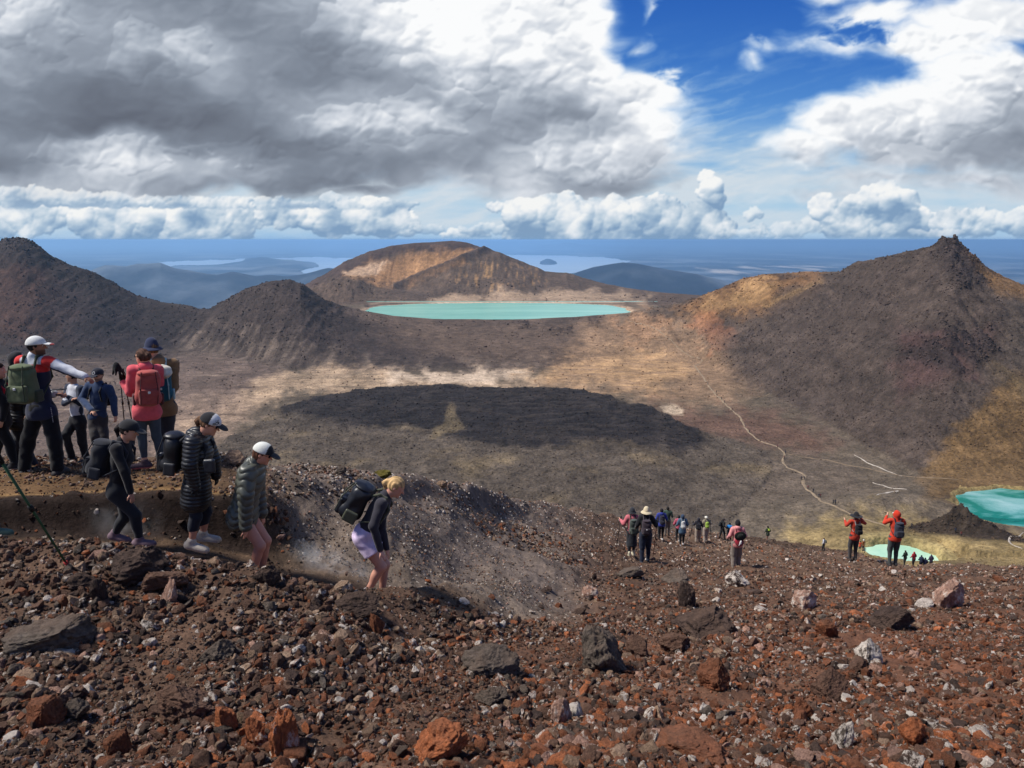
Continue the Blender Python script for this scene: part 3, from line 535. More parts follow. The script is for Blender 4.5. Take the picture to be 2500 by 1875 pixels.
# ---- colours of the ground itself (linear albedo), with shade painted in on the cut bank
def paint():
    X, Y, PX, PY = X0, Y0, PX0, PY0
    A = 1.0
    def c(r, g, b, k=1.0): return np.array(srgb(r, g, b), f32) * k
    C = np.zeros(X.shape + (3,), f32)
    def put(m, col, k=1.0): 
        nonlocal C
        C = C + (np.asarray(m, f32) * k)[..., None] * (np.array(col, f32) - C)
    j = fbm(PX / 70, PY / 34, 5, 0.55, 501); j2 = fbm(PX / 22, PY / 12, 4, 0.55, 503); jw = ZM(lambda X, Y: fbm(X / 30, Y / 200, 5, 0.55, 505), X, Y); jx = ZM(lambda X, Y: fbm(X / 12, Y / 90, 4, .55, 507), X, Y)
    J = j * 22 + j2 * 9
    pm = lambda poly, soft=14, jj=1.0: polymask(poly, PX, PY, soft, J * jj)
    C[:] = c(104, 92, 78)                                                     # basin floor
    # left floor, mauve grey
    put(pm([(0, 850), (700, 850), (700, 930), (600, 1000), (480, 1120), (0, 1140)], 30), c(108, 92, 82))
    # rim scree and hills
    hillm = sstep(0.05, 0.5, M['steep'])
    rim = pm([(440, 760), (520, 700), (700, 640), (900, 740), (1560, 755), (1500, 800), (1420, 880), (1345, 905), (850, 908), (700, 904), (600, 880), (470, 850)], 14, .5) * (Y < 1400); put(np.maximum(hillm, rim) * (PX < 1500), c(67, 57, 52)); put(hillm * (PX >= 1500), c(84, 72, 63))
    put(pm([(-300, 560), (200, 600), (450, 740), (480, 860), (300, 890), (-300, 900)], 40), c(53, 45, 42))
    put(pm([(-100, 640), (60, 650), (200, 760), (120, 830), (-100, 820)], 40, 2) , c(88, 63, 52), 0.6)
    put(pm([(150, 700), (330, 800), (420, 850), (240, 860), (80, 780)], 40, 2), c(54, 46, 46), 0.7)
    # lake-front rim
    put(pm([(880, 760), (1560, 770), (1500, 850), (1300, 905), (1100, 880), (900, 800)], 45, 1.5), c(110, 92, 78), 0.7)
    # fans of pale grit at the foot of the rim
    put(pm([(460, 800), (700, 830), (900, 880), (1350, 880), (1340, 915), (700, 910), (560, 880), (440, 850)], 26, 1.6) * sstep(-0.5, 0.6, jx), c(134, 118, 104), 0.5)
    # pale mud flat
    put(pm([(560, 985), (640, 930), (720, 903), (850, 903), (1000, 910), (1200, 918), (1400, 905), (1560, 900), (1480, 935), (1300, 950), (900, 960), (700, 960), (600, 1010), (480, 1090), (430, 1100), (440, 1040)], 20, 1.4) * (.35 + .65 * sstep(-0.9, 0.3, ZM(lambda X, Y: fbm(X / 90, Y / 12, 5, .55, 511), X, Y))), c(180, 154, 126), 0.9)
    put(pm([(960, 908), (1300, 912), (1330, 928), (1100, 940), (960, 930)], 12), c(206, 184, 160), 0.8)
    put(pm([(380, 1010), (560, 960), (640, 1000), (520, 1090), (380, 1140)], 24, 1.5), c(160, 136, 116), 0.6)
    # tan and golden ground right of centre
    put(pm([(1320, 950), (1360, 890), (1440, 800), (1540, 770), (1700, 800), (1800, 900), (1850, 960), (1700, 990), (1500, 960)], 45, 1.7), c(150, 122, 96), 0.85)
    put(pm([(1250, 925), (1420, 880), (1500, 850), (1640, 870), (1690, 915), (1620, 950), (1420, 940)], 22, 1.5) * sstep(-0.7, 0.3, ZM(lambda X, Y: fbm(X / 50, Y / 22, 5, .55, 513), X, Y)), c(186, 150, 110), 0.8)
    put(pm([(1600, 990), (1900, 1010), (2050, 1080), (2000, 1110), (1800, 1090), (1600, 1020)], 30, 1.6), c(104, 78, 66), 0.8)
    put(pm([(1610, 990), (1640, 985), (1668, 995), (1665, 1010), (1620, 1008)], 5, .3), c(200, 178, 152), 0.85)
    # ochre and orange ground of the right-hand ridge
    put(pm([(1640, 760), (1760, 690), (1860, 672), (2000, 668), (1990, 720), (1880, 770), (1760, 790)], 26, 1.6), c(132, 98, 66), 0.85)
    put(pm([(1720, 740), (1820, 700), (1900, 690), (1880, 740), (1780, 770)], 22, 1.8), c(168, 134, 92), 0.6)
    put(pm([(1860, 760), (1900, 715), (1960, 700), (2000, 708), (1970, 740), (1900, 775)], 9, .7), c(84, 68, 56), 0.9)
    put(np.exp(-((PY - (690 + 0.42 * (2010 - PX))) / 7.0) ** 2) * ((PX > 1860) & (PX < 2010)), c(176, 142, 96), 0.4)
    put(pm([(1700, 790), (1780, 770), (1790, 850), (1730, 870)], 12, 2.2), c(150, 98, 70), 0.42)
    put(pm([(1500, 775), (1620, 770), (1640, 800), (1560, 850), (1530, 830)], 14, 2.2), c(160, 118, 84), 0.3)
    # right mountain
    put(pm([(2000, 700), (2300, 590), (2400, 680), (2500, 760), (2440, 950), (2250, 1150), (2100, 1080), (1800, 930), (1760, 850), (1850, 790)], 40, 1.4), c(78, 67, 60), 0.95)
    put(pm([(2200, 820), (2420, 820), (2380, 920), (2200, 960)], 40, 2), c(84, 60, 58), 0.6)
    put(pm([(2345, 615), (2420, 665), (2600, 700), (2600, 760), (2450, 730), (2380, 670)], 10, .8), c(128, 98, 66), 0.9)
    put(pm([(2600, 860), (2440, 950), (2330, 1060), (2240, 1170), (2260, 1230), (2600, 1260)], 20, 1.2), c(112, 88, 58), 0.9)
    put(pm([(2460, 720), (2700, 760), (2700, 900), (2460, 900)], 40, 1.5), c(84, 74, 66), 0.8)
    put(pm([(2380, 850), (2600, 800), (2600, 1000), (2400, 1000)], 40, 1.5) * sstep(-.2, .5, jw), c(100, 84, 62), 0.8)
    # near floor
    put(pm([(1000, 1200), (1500, 1100), (1900, 1120), (2250, 1200), (2200, 1340), (1400, 1330)], 60, 2), c(110, 98, 84), 0.8)
    put(pm([(1900, 1300), (2100, 1260), (2300, 1280), (2560, 1330), (2560, 1400), (2000, 1400)], 30, 1.6), c(146, 126, 86), 0.9)
    put(pm([(2120, 1290), (2230, 1300), (2330, 1330), (2300, 1400), (2100, 1380)], 16, 1.6), c(170, 148, 100), 0.5)
    put(pm([(1780, 1090), (2100, 1130), (2100, 1210), (1750, 1230)], 30, 2), c(100, 87, 76), 0.6)
    # lava flow
    put(M['lava'], c(90, 80, 70)); put(M['lavad'], c(43, 39, 39), 1.0)
    put(M['lava'] * (1 - M['lavad']) * sstep(0.1, 0.7, ZM(lambda X, Y: fbm(X / 60, Y / 60, 4, .5, 521), X, Y)), c(122, 106, 82), 0.7)
    put(polymask([(1085, 1050), (1095, 1000), (1110, 1000), (1112, 1030), (1135, 1060), (1050, 1090), (1060, 1065)], PX, PY, 6, J * .3) * (Y > 330), c(112, 98, 76), 0.8)
    put(M['lava'] * sstep(0.55, 0.95, M['ridg']), c(104, 92, 80), 0.15); put(M['lavad'] * sstep(0.2, -0.5, M['ridg']), c(40, 36, 36), 0.35)
    lf = pm([(100, 870), (700, 880), (640, 1000), (480, 1120), (60, 1130)], 40) * (Y > 330); put(lf * sstep(0.25, 0.7, ZM(lambda X, Y: fbm(X / 110, Y / 13, 5, .6, 515), X, Y)), c(158, 138, 120), 0.7); put(lf * sstep(0.2, 0.7, ZM(lambda X, Y: fbm(X / 90, Y / 25, 4, .55, 517), X, Y)), c(78, 64, 58), 0.7)
    put(M['crag'], c(58, 50, 48), 0.85); put(M['outcrop'] * (Y < 600), c(54, 45, 40), 0.95)
    # far crater mountain and the lake's shore
    fmn = (Y > 1560) & (Y < 2700); lz_ = (Y > 1400) & (Y < 1700) & (PX > 800) & (PX < 1640)
    put(fmn, c(96, 80, 68))
    put(fmn * pm([(740, 700), (850, 630), (960, 590), (1130, 580), (1180, 610), (1130, 640), (1000, 620), (900, 650), (850, 675)], 10, .7), c(78, 63, 56))
    put(fmn * pm([(840, 672), (900, 640), (1000, 618), (1140, 612), (1130, 650), (1040, 680), (1000, 700), (900, 690)], 10, .8), c(164, 124, 86), 0.85)
    put(fmn * pm([(840, 668), (930, 635), (960, 640), (900, 680)], 8, .8), c(188, 160, 134), 0.7)
    put(fmn * pm([(1150, 630), (1300, 650), (1330, 700), (1200, 720), (1100, 690)], 20, 1.6) * sstep(0, .5, jx), c(172, 134, 90), 0.6)
    put(lz_ * sstep(1.16, 1.0, M['lake']) * (Z0 < -125), c(196, 168, 142), 0.75)
    put(M['ledge'] * fmn, c(76, 64, 58), 0.9)
    put(fmn * pm([(1040, 728), (1250, 712), (1400, 706), (1600, 720), (1560, 745), (1300, 738), (1050, 742)], 8, .8), c(176, 150, 124), 0.7)
    put((Y > 1560) * (Y < 1720) * np.exp(-((PY - 743) / 5.0) ** 2) * sstep(890, 935, PX) * sstep(1535, 1500, PX), c(206, 178, 152), 0.8)
    put(((M['pool'] < 2.1) & (Y > 100) & (Y < 700)), c(166, 150, 104), 0.55)
    put(((M['elake'] < 1.45) & (Y > 100) & (Y < 700)), c(170, 150, 100), 0.6)
    C *= (1 + 0.30 * j + 0.24 * jw * hillm + 0.20 * jx * hillm + 0.18 * ZM(lambda X, Y: fbm(X / 9, Y / 9, 4, .6, 531), X, Y))[..., None]
    C *= 0.84
    # distant country
    fr = Y > 2700
    cf = lerp(np.array([0.012, 0.019, 0.030]), np.array([0.13, 0.15, 0.17]), sstep(-0.2, 0.5, ZF(lambda X, Y: fbm(X / 2600, Y / 3200, 6, .6, 541), X, Y))[..., None])
    fields = polymask([(1700, 658), (1800, 650), (2000, 648), (2080, 655), (1900, 668), (1760, 672)], PX, PY, 5, J * .4) * sstep(-.1, .5, ZF(lambda X, Y: fbm(X / 700, Y / 3000, 3, .5, 543), X, Y))
    cf = lerp(cf, np.array([0.42, 0.38, 0.32]), (fields * .8)[..., None])
    C = np.where(fr[..., None], cf, C)
    # near ground
    nr = Y < 150
    red = sstep(500, 2300, PX) * sstep(1350, 1650, PY) * sstep(60, 10, Y) * (0.75 + 0.5 * ZN(lambda X, Y: fbm(X / 2.2, Y / 2.2, 4, .5, 551), X, Y))
    soil = lerp(c(88, 68, 55), c(112, 74, 55), clamp(red)[..., None])
    soil = lerp(soil, c(54, 43, 37), (0.6 * sstep(0, .8, ZN(lambda X, Y: fbm(X / 1.4, Y / 1.4, 4, .5, 553), X, Y)))[..., None])
    tr = sstep(7.5, 7.9, Y) * sstep(1500, 1150, PX); soil = lerp(soil, c(92, 74, 58), (tr * 0.75)[..., None])
    hs = sstep(620, 760, PX) * sstep(8.2, 9, Y) * sstep(1500, 1250, PX); soil = lerp(soil, c(110, 97, 86), (hs * .92)[..., None])
    soil = lerp(soil, c(96, 72, 46), (M['ledgeflat'] * 0.7)[..., None])
    soil = lerp(soil, c(38, 29, 25), (M['wall'] * 0.95)[..., None])  # undercut shade painted into the cut bank's dark ash colour
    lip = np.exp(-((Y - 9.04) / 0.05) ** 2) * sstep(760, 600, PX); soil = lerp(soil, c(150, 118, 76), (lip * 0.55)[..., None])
    crest = sstep(9.9, 10.4, Y) * sstep(560, 640, PX) * sstep(1500, 1300, PX); soil = lerp(soil, c(104, 92, 84), (crest * 0.8)[..., None])
    slp = sstep(12, 40, Y) * sstep(1550, 1380, PY); soil = lerp(soil, c(98, 80, 66), (slp * 0.7)[..., None])
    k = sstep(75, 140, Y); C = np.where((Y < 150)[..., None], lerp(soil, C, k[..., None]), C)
    return clamp(C, 0.012, 0.85)
CC = paint()

def ground_mat(name, s, bumps, rough=0.95, var=0.35, dark=0.0, speck=None):
    """earth and rock: the painted albedo broken up by noise at several scales (s = noise scales in 1/m), with bumps"""
    m, N, L = nodemat(name)
    p = N.new('ShaderNodeBsdfPrincipled'); o = N.new('ShaderNodeOutputMaterial'); L.new(p.outputs[0], o.inputs[0])
    p.inputs['Roughness'].default_value = rough; p.inputs['Specular IOR Level'].default_value = 0.15
    at = N.new('ShaderNodeAttribute'); at.attribute_name = 'col'
    g = N.new('ShaderNodeNewGeometry'); cur = at.outputs['Color']
    for k, (sc_, lo, hi, det) in enumerate(s):
        n = N.new('ShaderNodeTexNoise'); n.inputs['Scale'].default_value = sc_; n.inputs['Detail'].default_value = det; n.inputs['Roughness'].default_value = 0.65
        L.new(g.outputs['Position'], n.inputs['Vector'])
        r = N.new('ShaderNodeMapRange'); r.inputs[1].default_value = 0.32; r.inputs[2].default_value = 0.68; r.inputs[3].default_value = lo; r.inputs[4].default_value = hi
        L.new(n.outputs[0], r.inputs[0])
        v = N.new('ShaderNodeVectorMath'); v.operation = 'SCALE'; L.new(cur, v.inputs[0]); L.new(r.outputs[0], v.inputs['Scale']); cur = v.outputs[0]
    if speck:                                                                  # scattered stones: (scale, size, brightness)
        for sc_, thr, br in speck:
            vo = N.new('ShaderNodeTexVoronoi'); vo.inputs['Scale'].default_value = sc_; L.new(g.outputs['Position'], vo.inputs['Vector'])
            r = N.new('ShaderNodeMapRange'); r.inputs[1].default_value = thr; r.inputs[2].default_value = thr * 0.5; L.new(vo.outputs['Distance'], r.inputs[0])
            sx = N.new('ShaderNodeSeparateColor'); L.new(vo.outputs['Color'], sx.inputs[0])
            st = N.new('ShaderNodeMath'); st.operation = 'GREATER_THAN'; st.inputs[1].default_value = 0.62; L.new(sx.outputs[0], st.inputs[0])
            mu = N.new('ShaderNodeMath'); mu.operation = 'MULTIPLY'; L.new(r.outputs[0], mu.inputs[0]); L.new(st.outputs[0], mu.inputs[1])
            r2 = N.new('ShaderNodeMapRange'); r2.inputs[3].default_value = 1.0; r2.inputs[4].default_value = br; L.new(mu.outputs[0], r2.inputs[0])
            v = N.new('ShaderNodeVectorMath'); v.operation = 'SCALE'; L.new(cur, v.inputs[0]); L.new(r2.outputs[0], v.inputs['Scale']); cur = v.outputs[0]
    L.new(cur, p.inputs['Base Color'])
    prev = None
    for sc_, st, dist in bumps:
        n = N.new('ShaderNodeTexNoise'); n.inputs['Scale'].default_value = sc_; n.inputs['Detail'].default_value = 5; n.inputs['Roughness'].default_value = 0.7
        L.new(g.outputs['Position'], n.inputs['Vector'])
        b = N.new('ShaderNodeBump'); b.inputs['Strength'].default_value = st; b.inputs['Distance'].default_value = dist
        L.new(n.outputs[0], b.inputs['Height'])
        if prev: L.new(prev, b.inputs['Normal'])
        prev = b.outputs[0]
    L.new(prev, p.inputs['Normal'])
    return m
def terrain(name, r0, r1, mat, label, cstep=1):
    r = slice(r0, r1); V = np.stack([X0[r, ::cstep], Y0[r, ::cstep], Z1[r, ::cstep]], -1); nr, nc = V.shape[:2]
    o = mesh_np(name, V.reshape(-1, 3), grid_faces(nr, nc), mat, cols=CC[r, ::cstep].reshape(-1, 3)); tag(o, label, kind='structure'); return o
nN, nM = len(YN), len(YN) + len(YM) - 1
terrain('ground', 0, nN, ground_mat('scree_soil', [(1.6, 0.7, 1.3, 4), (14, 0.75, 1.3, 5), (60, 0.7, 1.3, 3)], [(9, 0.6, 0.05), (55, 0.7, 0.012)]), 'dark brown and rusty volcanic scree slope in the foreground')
terrain('terrain', nN - 1, nM, ground_mat('crater_rock', [(0.02, 0.82, 1.18, 5), (0.10, 0.66, 1.36, 8), (0.55, 0.6, 1.4, 6)], [(0.06, 0.5, 4.0), (0.35, 0.9, 1.6)], speck=[(0.28, 0.42, 0.70), (0.16, 0.25, 1.3)]), 'volcanic crater basin with bare brown slopes around it')
terrain('hills', nM - 1, len(ALLY), ground_mat('distant_bush', [(0.0012, 0.7, 1.3, 8), (0.012, 0.8, 1.2, 4)], [(0.01, 0.5, 20.0)]), 'distant forested hills and plain fading to blue')

# ---------------------------------------------------------------- water
def water_mat(name, c1, c2, scale, rough=0.12, stops=None, spec=0.5, bump=None, cen=None):
    m, N, L = nodemat(name)
    p = N.new('ShaderNodeBsdfPrincipled'); o = N.new('ShaderNodeOutputMaterial'); L.new(p.outputs[0], o.inputs[0])
    g = N.new('ShaderNodeNewGeometry'); mp = N.new('ShaderNodeMapping'); L.new(g.outputs['Position'], mp.inputs[0])
    mp.inputs['Scale'].default_value = scale
    n = N.new('ShaderNodeTexNoise'); n.inputs['Scale'].default_value = 1.0; n.inputs['Detail'].default_value = 6; n.inputs['Roughness'].default_value = 0.6
    n.inputs['Distortion'].default_value = 0.6
    L.new(mp.outputs[0], n.inputs['Vector'])
    cr = N.new('ShaderNodeValToRGB'); e = cr.color_ramp.elements
    st = stops or [(0.35, c1), (0.65, c2)]
    e[0].position, e[0].color = st[0][0], (*st[0][1], 1); e[1].position, e[1].color = st[-1][0], (*st[-1][1], 1)
    for q, cc in st[1:-1]:
        k = e.new(q); k.color = (*cc, 1)
    L.new(n.outputs[0], cr.inputs[0]); L.new(cr.outputs[0], p.inputs['Base Color'])
    p.inputs['Roughness'].default_value = rough; p.inputs['Specular IOR Level'].default_value = spec
    if bump:
        n2 = N.new('ShaderNodeTexNoise'); n2.inputs['Scale'].default_value = bump[0]; n2.inputs['Detail'].default_value = 3; L.new(g.outputs['Position'], n2.inputs['Vector'])
        b = N.new('ShaderNodeBump'); b.inputs['Strength'].default_value = bump[1]; b.inputs['Distance'].default_value = bump[2]; L.new(n2.outputs[0], b.inputs['Height']); L.new(b.outputs[0], p.inputs['Normal'])
    return m
def sheet(name, x0, x1, y0, y1, z, mat, label, n=2):
    xs, ys = np.meshgrid(np.linspace(x0, x1, n), np.linspace(y0, y1, n)); V = np.stack([xs, ys, np.full_like(xs, z)], -1).reshape(-1, 3)
    return tag(mesh_np(name, V, grid_faces(n, n), mat, smooth=False), label, kind='structure')
sheet('lake', -330, 330, 1300, 1690, -138.0, water_mat('turquoise_water', srgb(98, 170, 156), srgb(130, 192, 176), (0.003, 0.012, 1), 0.25, bump=(0.8, 0.25, 0.15), spec=0.35), 'long turquoise crater lake on the plateau below the brown summit')
lx, ly, _ = unproj_z(2545, 1242, -159.5)
sheet('emerald_lake', lx - 58, lx + 58, ly - 44, ly + 44, -160.2, water_mat('emerald_water', None, None, (0.014, 0.026, 1), 0.2, stops=[(0.40, srgb(12, 94, 76)), (0.50, srgb(26, 118, 102)), (0.57, srgb(96, 156, 150)), (0.72, srgb(148, 186, 184))], spec=0.35), 'emerald green lake with milky blue swirls at the right edge')
px_, py_, _ = unproj_z(2205, 1358, -159.0)
sheet('pool', px_ - 21, px_ + 21, py_ - 22, py_ + 22, -160.0, water_mat('milky_water', srgb(150, 196, 168), srgb(184, 216, 190), (0.05, 0.05, 1), 0.3, spec=0.3), 'small milky mint green pool below the two orange jackets')
sheet('water', -60000, 60000, 14000, 75000, -800.0, water_mat('far_lake_water', srgb(150, 175, 195), srgb(175, 195, 210), (0.0002, 0.001, 1), 0.35, spec=0.4), 'pale distant lake on the plain beyond the hills')

# ---------------------------------------------------------------- paths and streams: ribbons draped over the ground
def ribbon(name, pts, width, mat, label, lift=0.25, step=2.0, wob=0.8):
    W = [hit(px, py, 150) for px, py in pts]; W = np.array(W)[:, :2]
    seg = np.hypot(*np.diff(W, axis=0).T); cum = np.concatenate([[0], np.cumsum(seg)]); n = max(int(cum[-1] / step), 8)
    s = np.linspace(0, cum[-1], n); C = np.stack([np.interp(s, cum, W[:, k]) for k in (0, 1)], -1)
    for _ in range(3): C[1:-1] = (C[:-2] + 2 * C[1:-1] + C[2:]) / 4
    wn = fbm(s / 14, 0 * s + 3.3, 4, .6, 77); C[:, 0] += 1.4 * fbm(s / 25, 0 * s, 4, .5, 78)
    T = np.gradient(C, axis=0); T /= np.linalg.norm(T, axis=1, keepdims=True) + 1e-9; Nn = np.stack([-T[:, 1], T[:, 0]], -1)
    w_ = width * (1 + wob * wn); w_[0] = w_[-1] = 0.1
    rows = []
    for k in (-1, -0.5, 0, 0.5, 1):
        q = C + Nn * (w_ * k / 2)[:, None]; zz = zat(q[:, 0], q[:, 1]) + (lift if abs(k) < 1 else -0.1); rows.append(np.column_stack([q, zz]))
    V = np.stack(rows); return tag(mesh_np(name, V.reshape(-1, 3), grid_faces(5, n), mat), label, kind='structure')
def dust_mat(name, col):
    m, N, L = nodemat(name); p = N.new('ShaderNodeBsdfPrincipled'); o = N.new('ShaderNodeOutputMaterial'); L.new(p.outputs[0], o.inputs[0])
    g = N.new('ShaderNodeNewGeometry'); n = N.new('ShaderNodeTexNoise'); n.inputs['Scale'].default_value = 0.3; n.inputs['Detail'].default_value = 8; L.new(g.outputs['Position'], n.inputs['Vector'])
    r = N.new('ShaderNodeMapRange'); r.inputs[1].default_value = .3; r.inputs[2].default_value = .7; r.inputs[3].default_value = .6; r.inputs[4].default_value = 1.2; L.new(n.outputs[0], r.inputs[0])
    v = N.new('ShaderNodeVectorMath'); v.operation = 'SCALE'; v.inputs[0].default_value = col; L.new(r.outputs[0], v.inputs['Scale']); L.new(v.outputs[0], p.inputs['Base Color']); p.inputs['Roughness'].default_value = 0.95
    return m
TRACK = [(1532, 783), (1595, 800), (1623, 820), (1668, 859), (1716, 879), (1696, 893), (1709, 910), (1730, 941), (1747, 962), (1766, 981), (1792, 1005), (1811, 1026), (1818, 1043), (1830, 1057), (1853, 1076), (1898, 1090), (1917, 1107), (1910, 1126), (1920, 1142), (1953, 1152), (1970, 1161), (1958, 1173), (1967, 1192), (1991, 1211), (2005, 1225), (2038, 1235), (2067, 1252), (2115, 1268), (2162, 1284)]
pale = dust_mat('pale_track_dust', srgb(138, 120, 97)); tan = dust_mat('worn_track_dust', srgb(124, 106, 84)); wht = dust_mat('mineral_stream_crust', srgb(172, 162, 150))
ribbon('path', TRACK[:10], 1.6, pale, 'upper stretch of the pale hiking track climbing to the lake')
ribbon('path', TRACK[5:], 1.9, pale, 'pale winding hiking track across the crater floor')
ribbon('path', [(1925, 1109), (2019, 1123), (2138, 1149), (2209, 1163), (2260, 1166), (2340, 1172)], 1.0, tan, 'faint side track leading right along the foot of the dark mountain')
ribbon('path', [(1480, 960), (1600, 975), (1700, 980), (1790, 985), (1880, 960)], 1.3, tan, 'faint track crossing the far crater floor')
ribbon('stream', [(2086, 1111), (2124, 1133), (2148, 1142), (2202, 1163)], .7, wht, 'upper white crusted stream bed below the dark slope', wob=1.6)
ribbon('stream', [(2131, 1178), (2171, 1192), (2214, 1195)], .9, wht, 'lower white crusted stream bed near the emerald lake', wob=1.6)
ribbon('stream', [(2140, 1210), (2162, 1204), (2192, 1198)], 1.5, wht, 'short white mineral patch beside the lower stream bed', wob=1.8)
ribbon('stream', [(2500, 1300), (2485, 1310), (2462, 1315), (2470, 1330), (2495, 1340)], 0.8, wht, 'thin white branching rivulet draining the emerald lake')

# ---------------------------------------------------------------- air: the haze that turns far things blue
def make_haze():
    x0, x1, y0, y1, z0, z1 = -232000, 232000, -3000, 204000, -830, 12
    V = [(x, y, z) for x in (x0, x1) for y in (y0, y1) for z in (z0, z1)]
    Fq = [(0, 1, 3, 2), (4, 6, 7, 5), (0, 4, 5, 1), (2, 3, 7, 6), (0, 2, 6, 4), (1, 5, 7, 3)]
    m = bpy.data.materials.new('blue_air'); m.use_nodes = True; N, L = m.node_tree.nodes, m.node_tree.links; N.clear()
    v = N.new('ShaderNodeVolumePrincipled'); o = N.new('ShaderNodeOutputMaterial'); L.new(v.outputs[0], o.inputs['Volume'])
    v.inputs['Color'].default_value = (*HAZE_COL, 1); v.inputs['Density'].default_value = HAZE_D; v.inputs['Anisotropy'].default_value = 0.3
    tag(mesh_np('haze', V, Fq, m, smooth=False), 'blue air between the crater and the horizon', kind='stuff')
HAZE_COL, HAZE_D = (0.36, 0.65, 1.0), 4.2e-5
make_haze()

# ---------------------------------------------------------------- rocks
RNG = np.random.default_rng(5)
def icosphere(sub):
    t = (1 + 5 ** 0.5) / 2
    v = np.array([(-1, t, 0), (1, t, 0), (-1, -t, 0), (1, -t, 0), (0, -1, t), (0, 1, t), (0, -1, -t), (0, 1, -t), (t, 0, -1), (t, 0, 1), (-t, 0, -1), (-t, 0, 1)], float)
    v /= np.linalg.norm(v, axis=1, keepdims=True)
    f = np.array([(0, 11, 5), (0, 5, 1), (0, 1, 7), (0, 7, 10), (0, 10, 11), (1, 5, 9), (5, 11, 4), (11, 10, 2), (10, 7, 6), (7, 1, 8), (3, 9, 4), (3, 4, 2), (3, 2, 6), (3, 6, 8), (3, 8, 9), (4, 9, 5), (2, 4, 11), (6, 2, 10), (8, 6, 7), (9, 8, 1)])
    for _ in range(sub):
        e = np.sort(np.concatenate([f[:, [0, 1]], f[:, [1, 2]], f[:, [2, 0]]]), axis=1); ue, inv = np.unique(e, axis=0, return_inverse=True); inv = inv.ravel()
        m = v[ue].mean(1); m /= np.linalg.norm(m, axis=1, keepdims=True); n = len(v); v = np.vstack([v, m]); a, b, c = inv.reshape(3, -1) + n
        f = np.concatenate([np.stack([f[:, 0], a, c], 1), np.stack([f[:, 1], b, a], 1), np.stack([f[:, 2], c, b], 1), np.stack([a, b, c], 1)])
    return v, f
ICO = {k: icosphere(k) for k in (1, 2, 3, 4, 5)}
def noise3(p, s, seed):
    return (noise(p[:, 0] * s + 0.37 * p[:, 2] * s, p[:, 1] * s, seed) + noise(p[:, 1] * s + 5, p[:, 2] * s - 0.41 * p[:, 0] * s, seed + 1) + noise(p[:, 2] * s, p[:, 0] * s + 9, seed + 2)) / 1.7
def rock_shape(sub, seed, cuts=9, rough=0.10, aspect=(1, 1, 1), knob=0.18):
    rng = np.random.default_rng(seed); v, f = ICO[sub]; p = v.copy()
    p = p * (1 + knob * noise3(v * 1.0, 1.1, seed)[:, None])
    for _ in range(cuts):
        n = rng.normal(size=3); n /= np.linalg.norm(n); h = rng.uniform(0.42, 0.86); d = p @ n - h; p = p - np.where(d > 0, d, 0)[:, None] * n * 0.94
    p = p * (1 + rough * noise3(v, 3.1, seed + 7) + rough * 0.5 * noise3(v, 7.5, seed + 9))[:, None]
    if sub >= 4: p = p * (1 + rough * 0.35 * noise3(v, 17, seed + 11))[:, None]
    return p * np.array(aspect), f
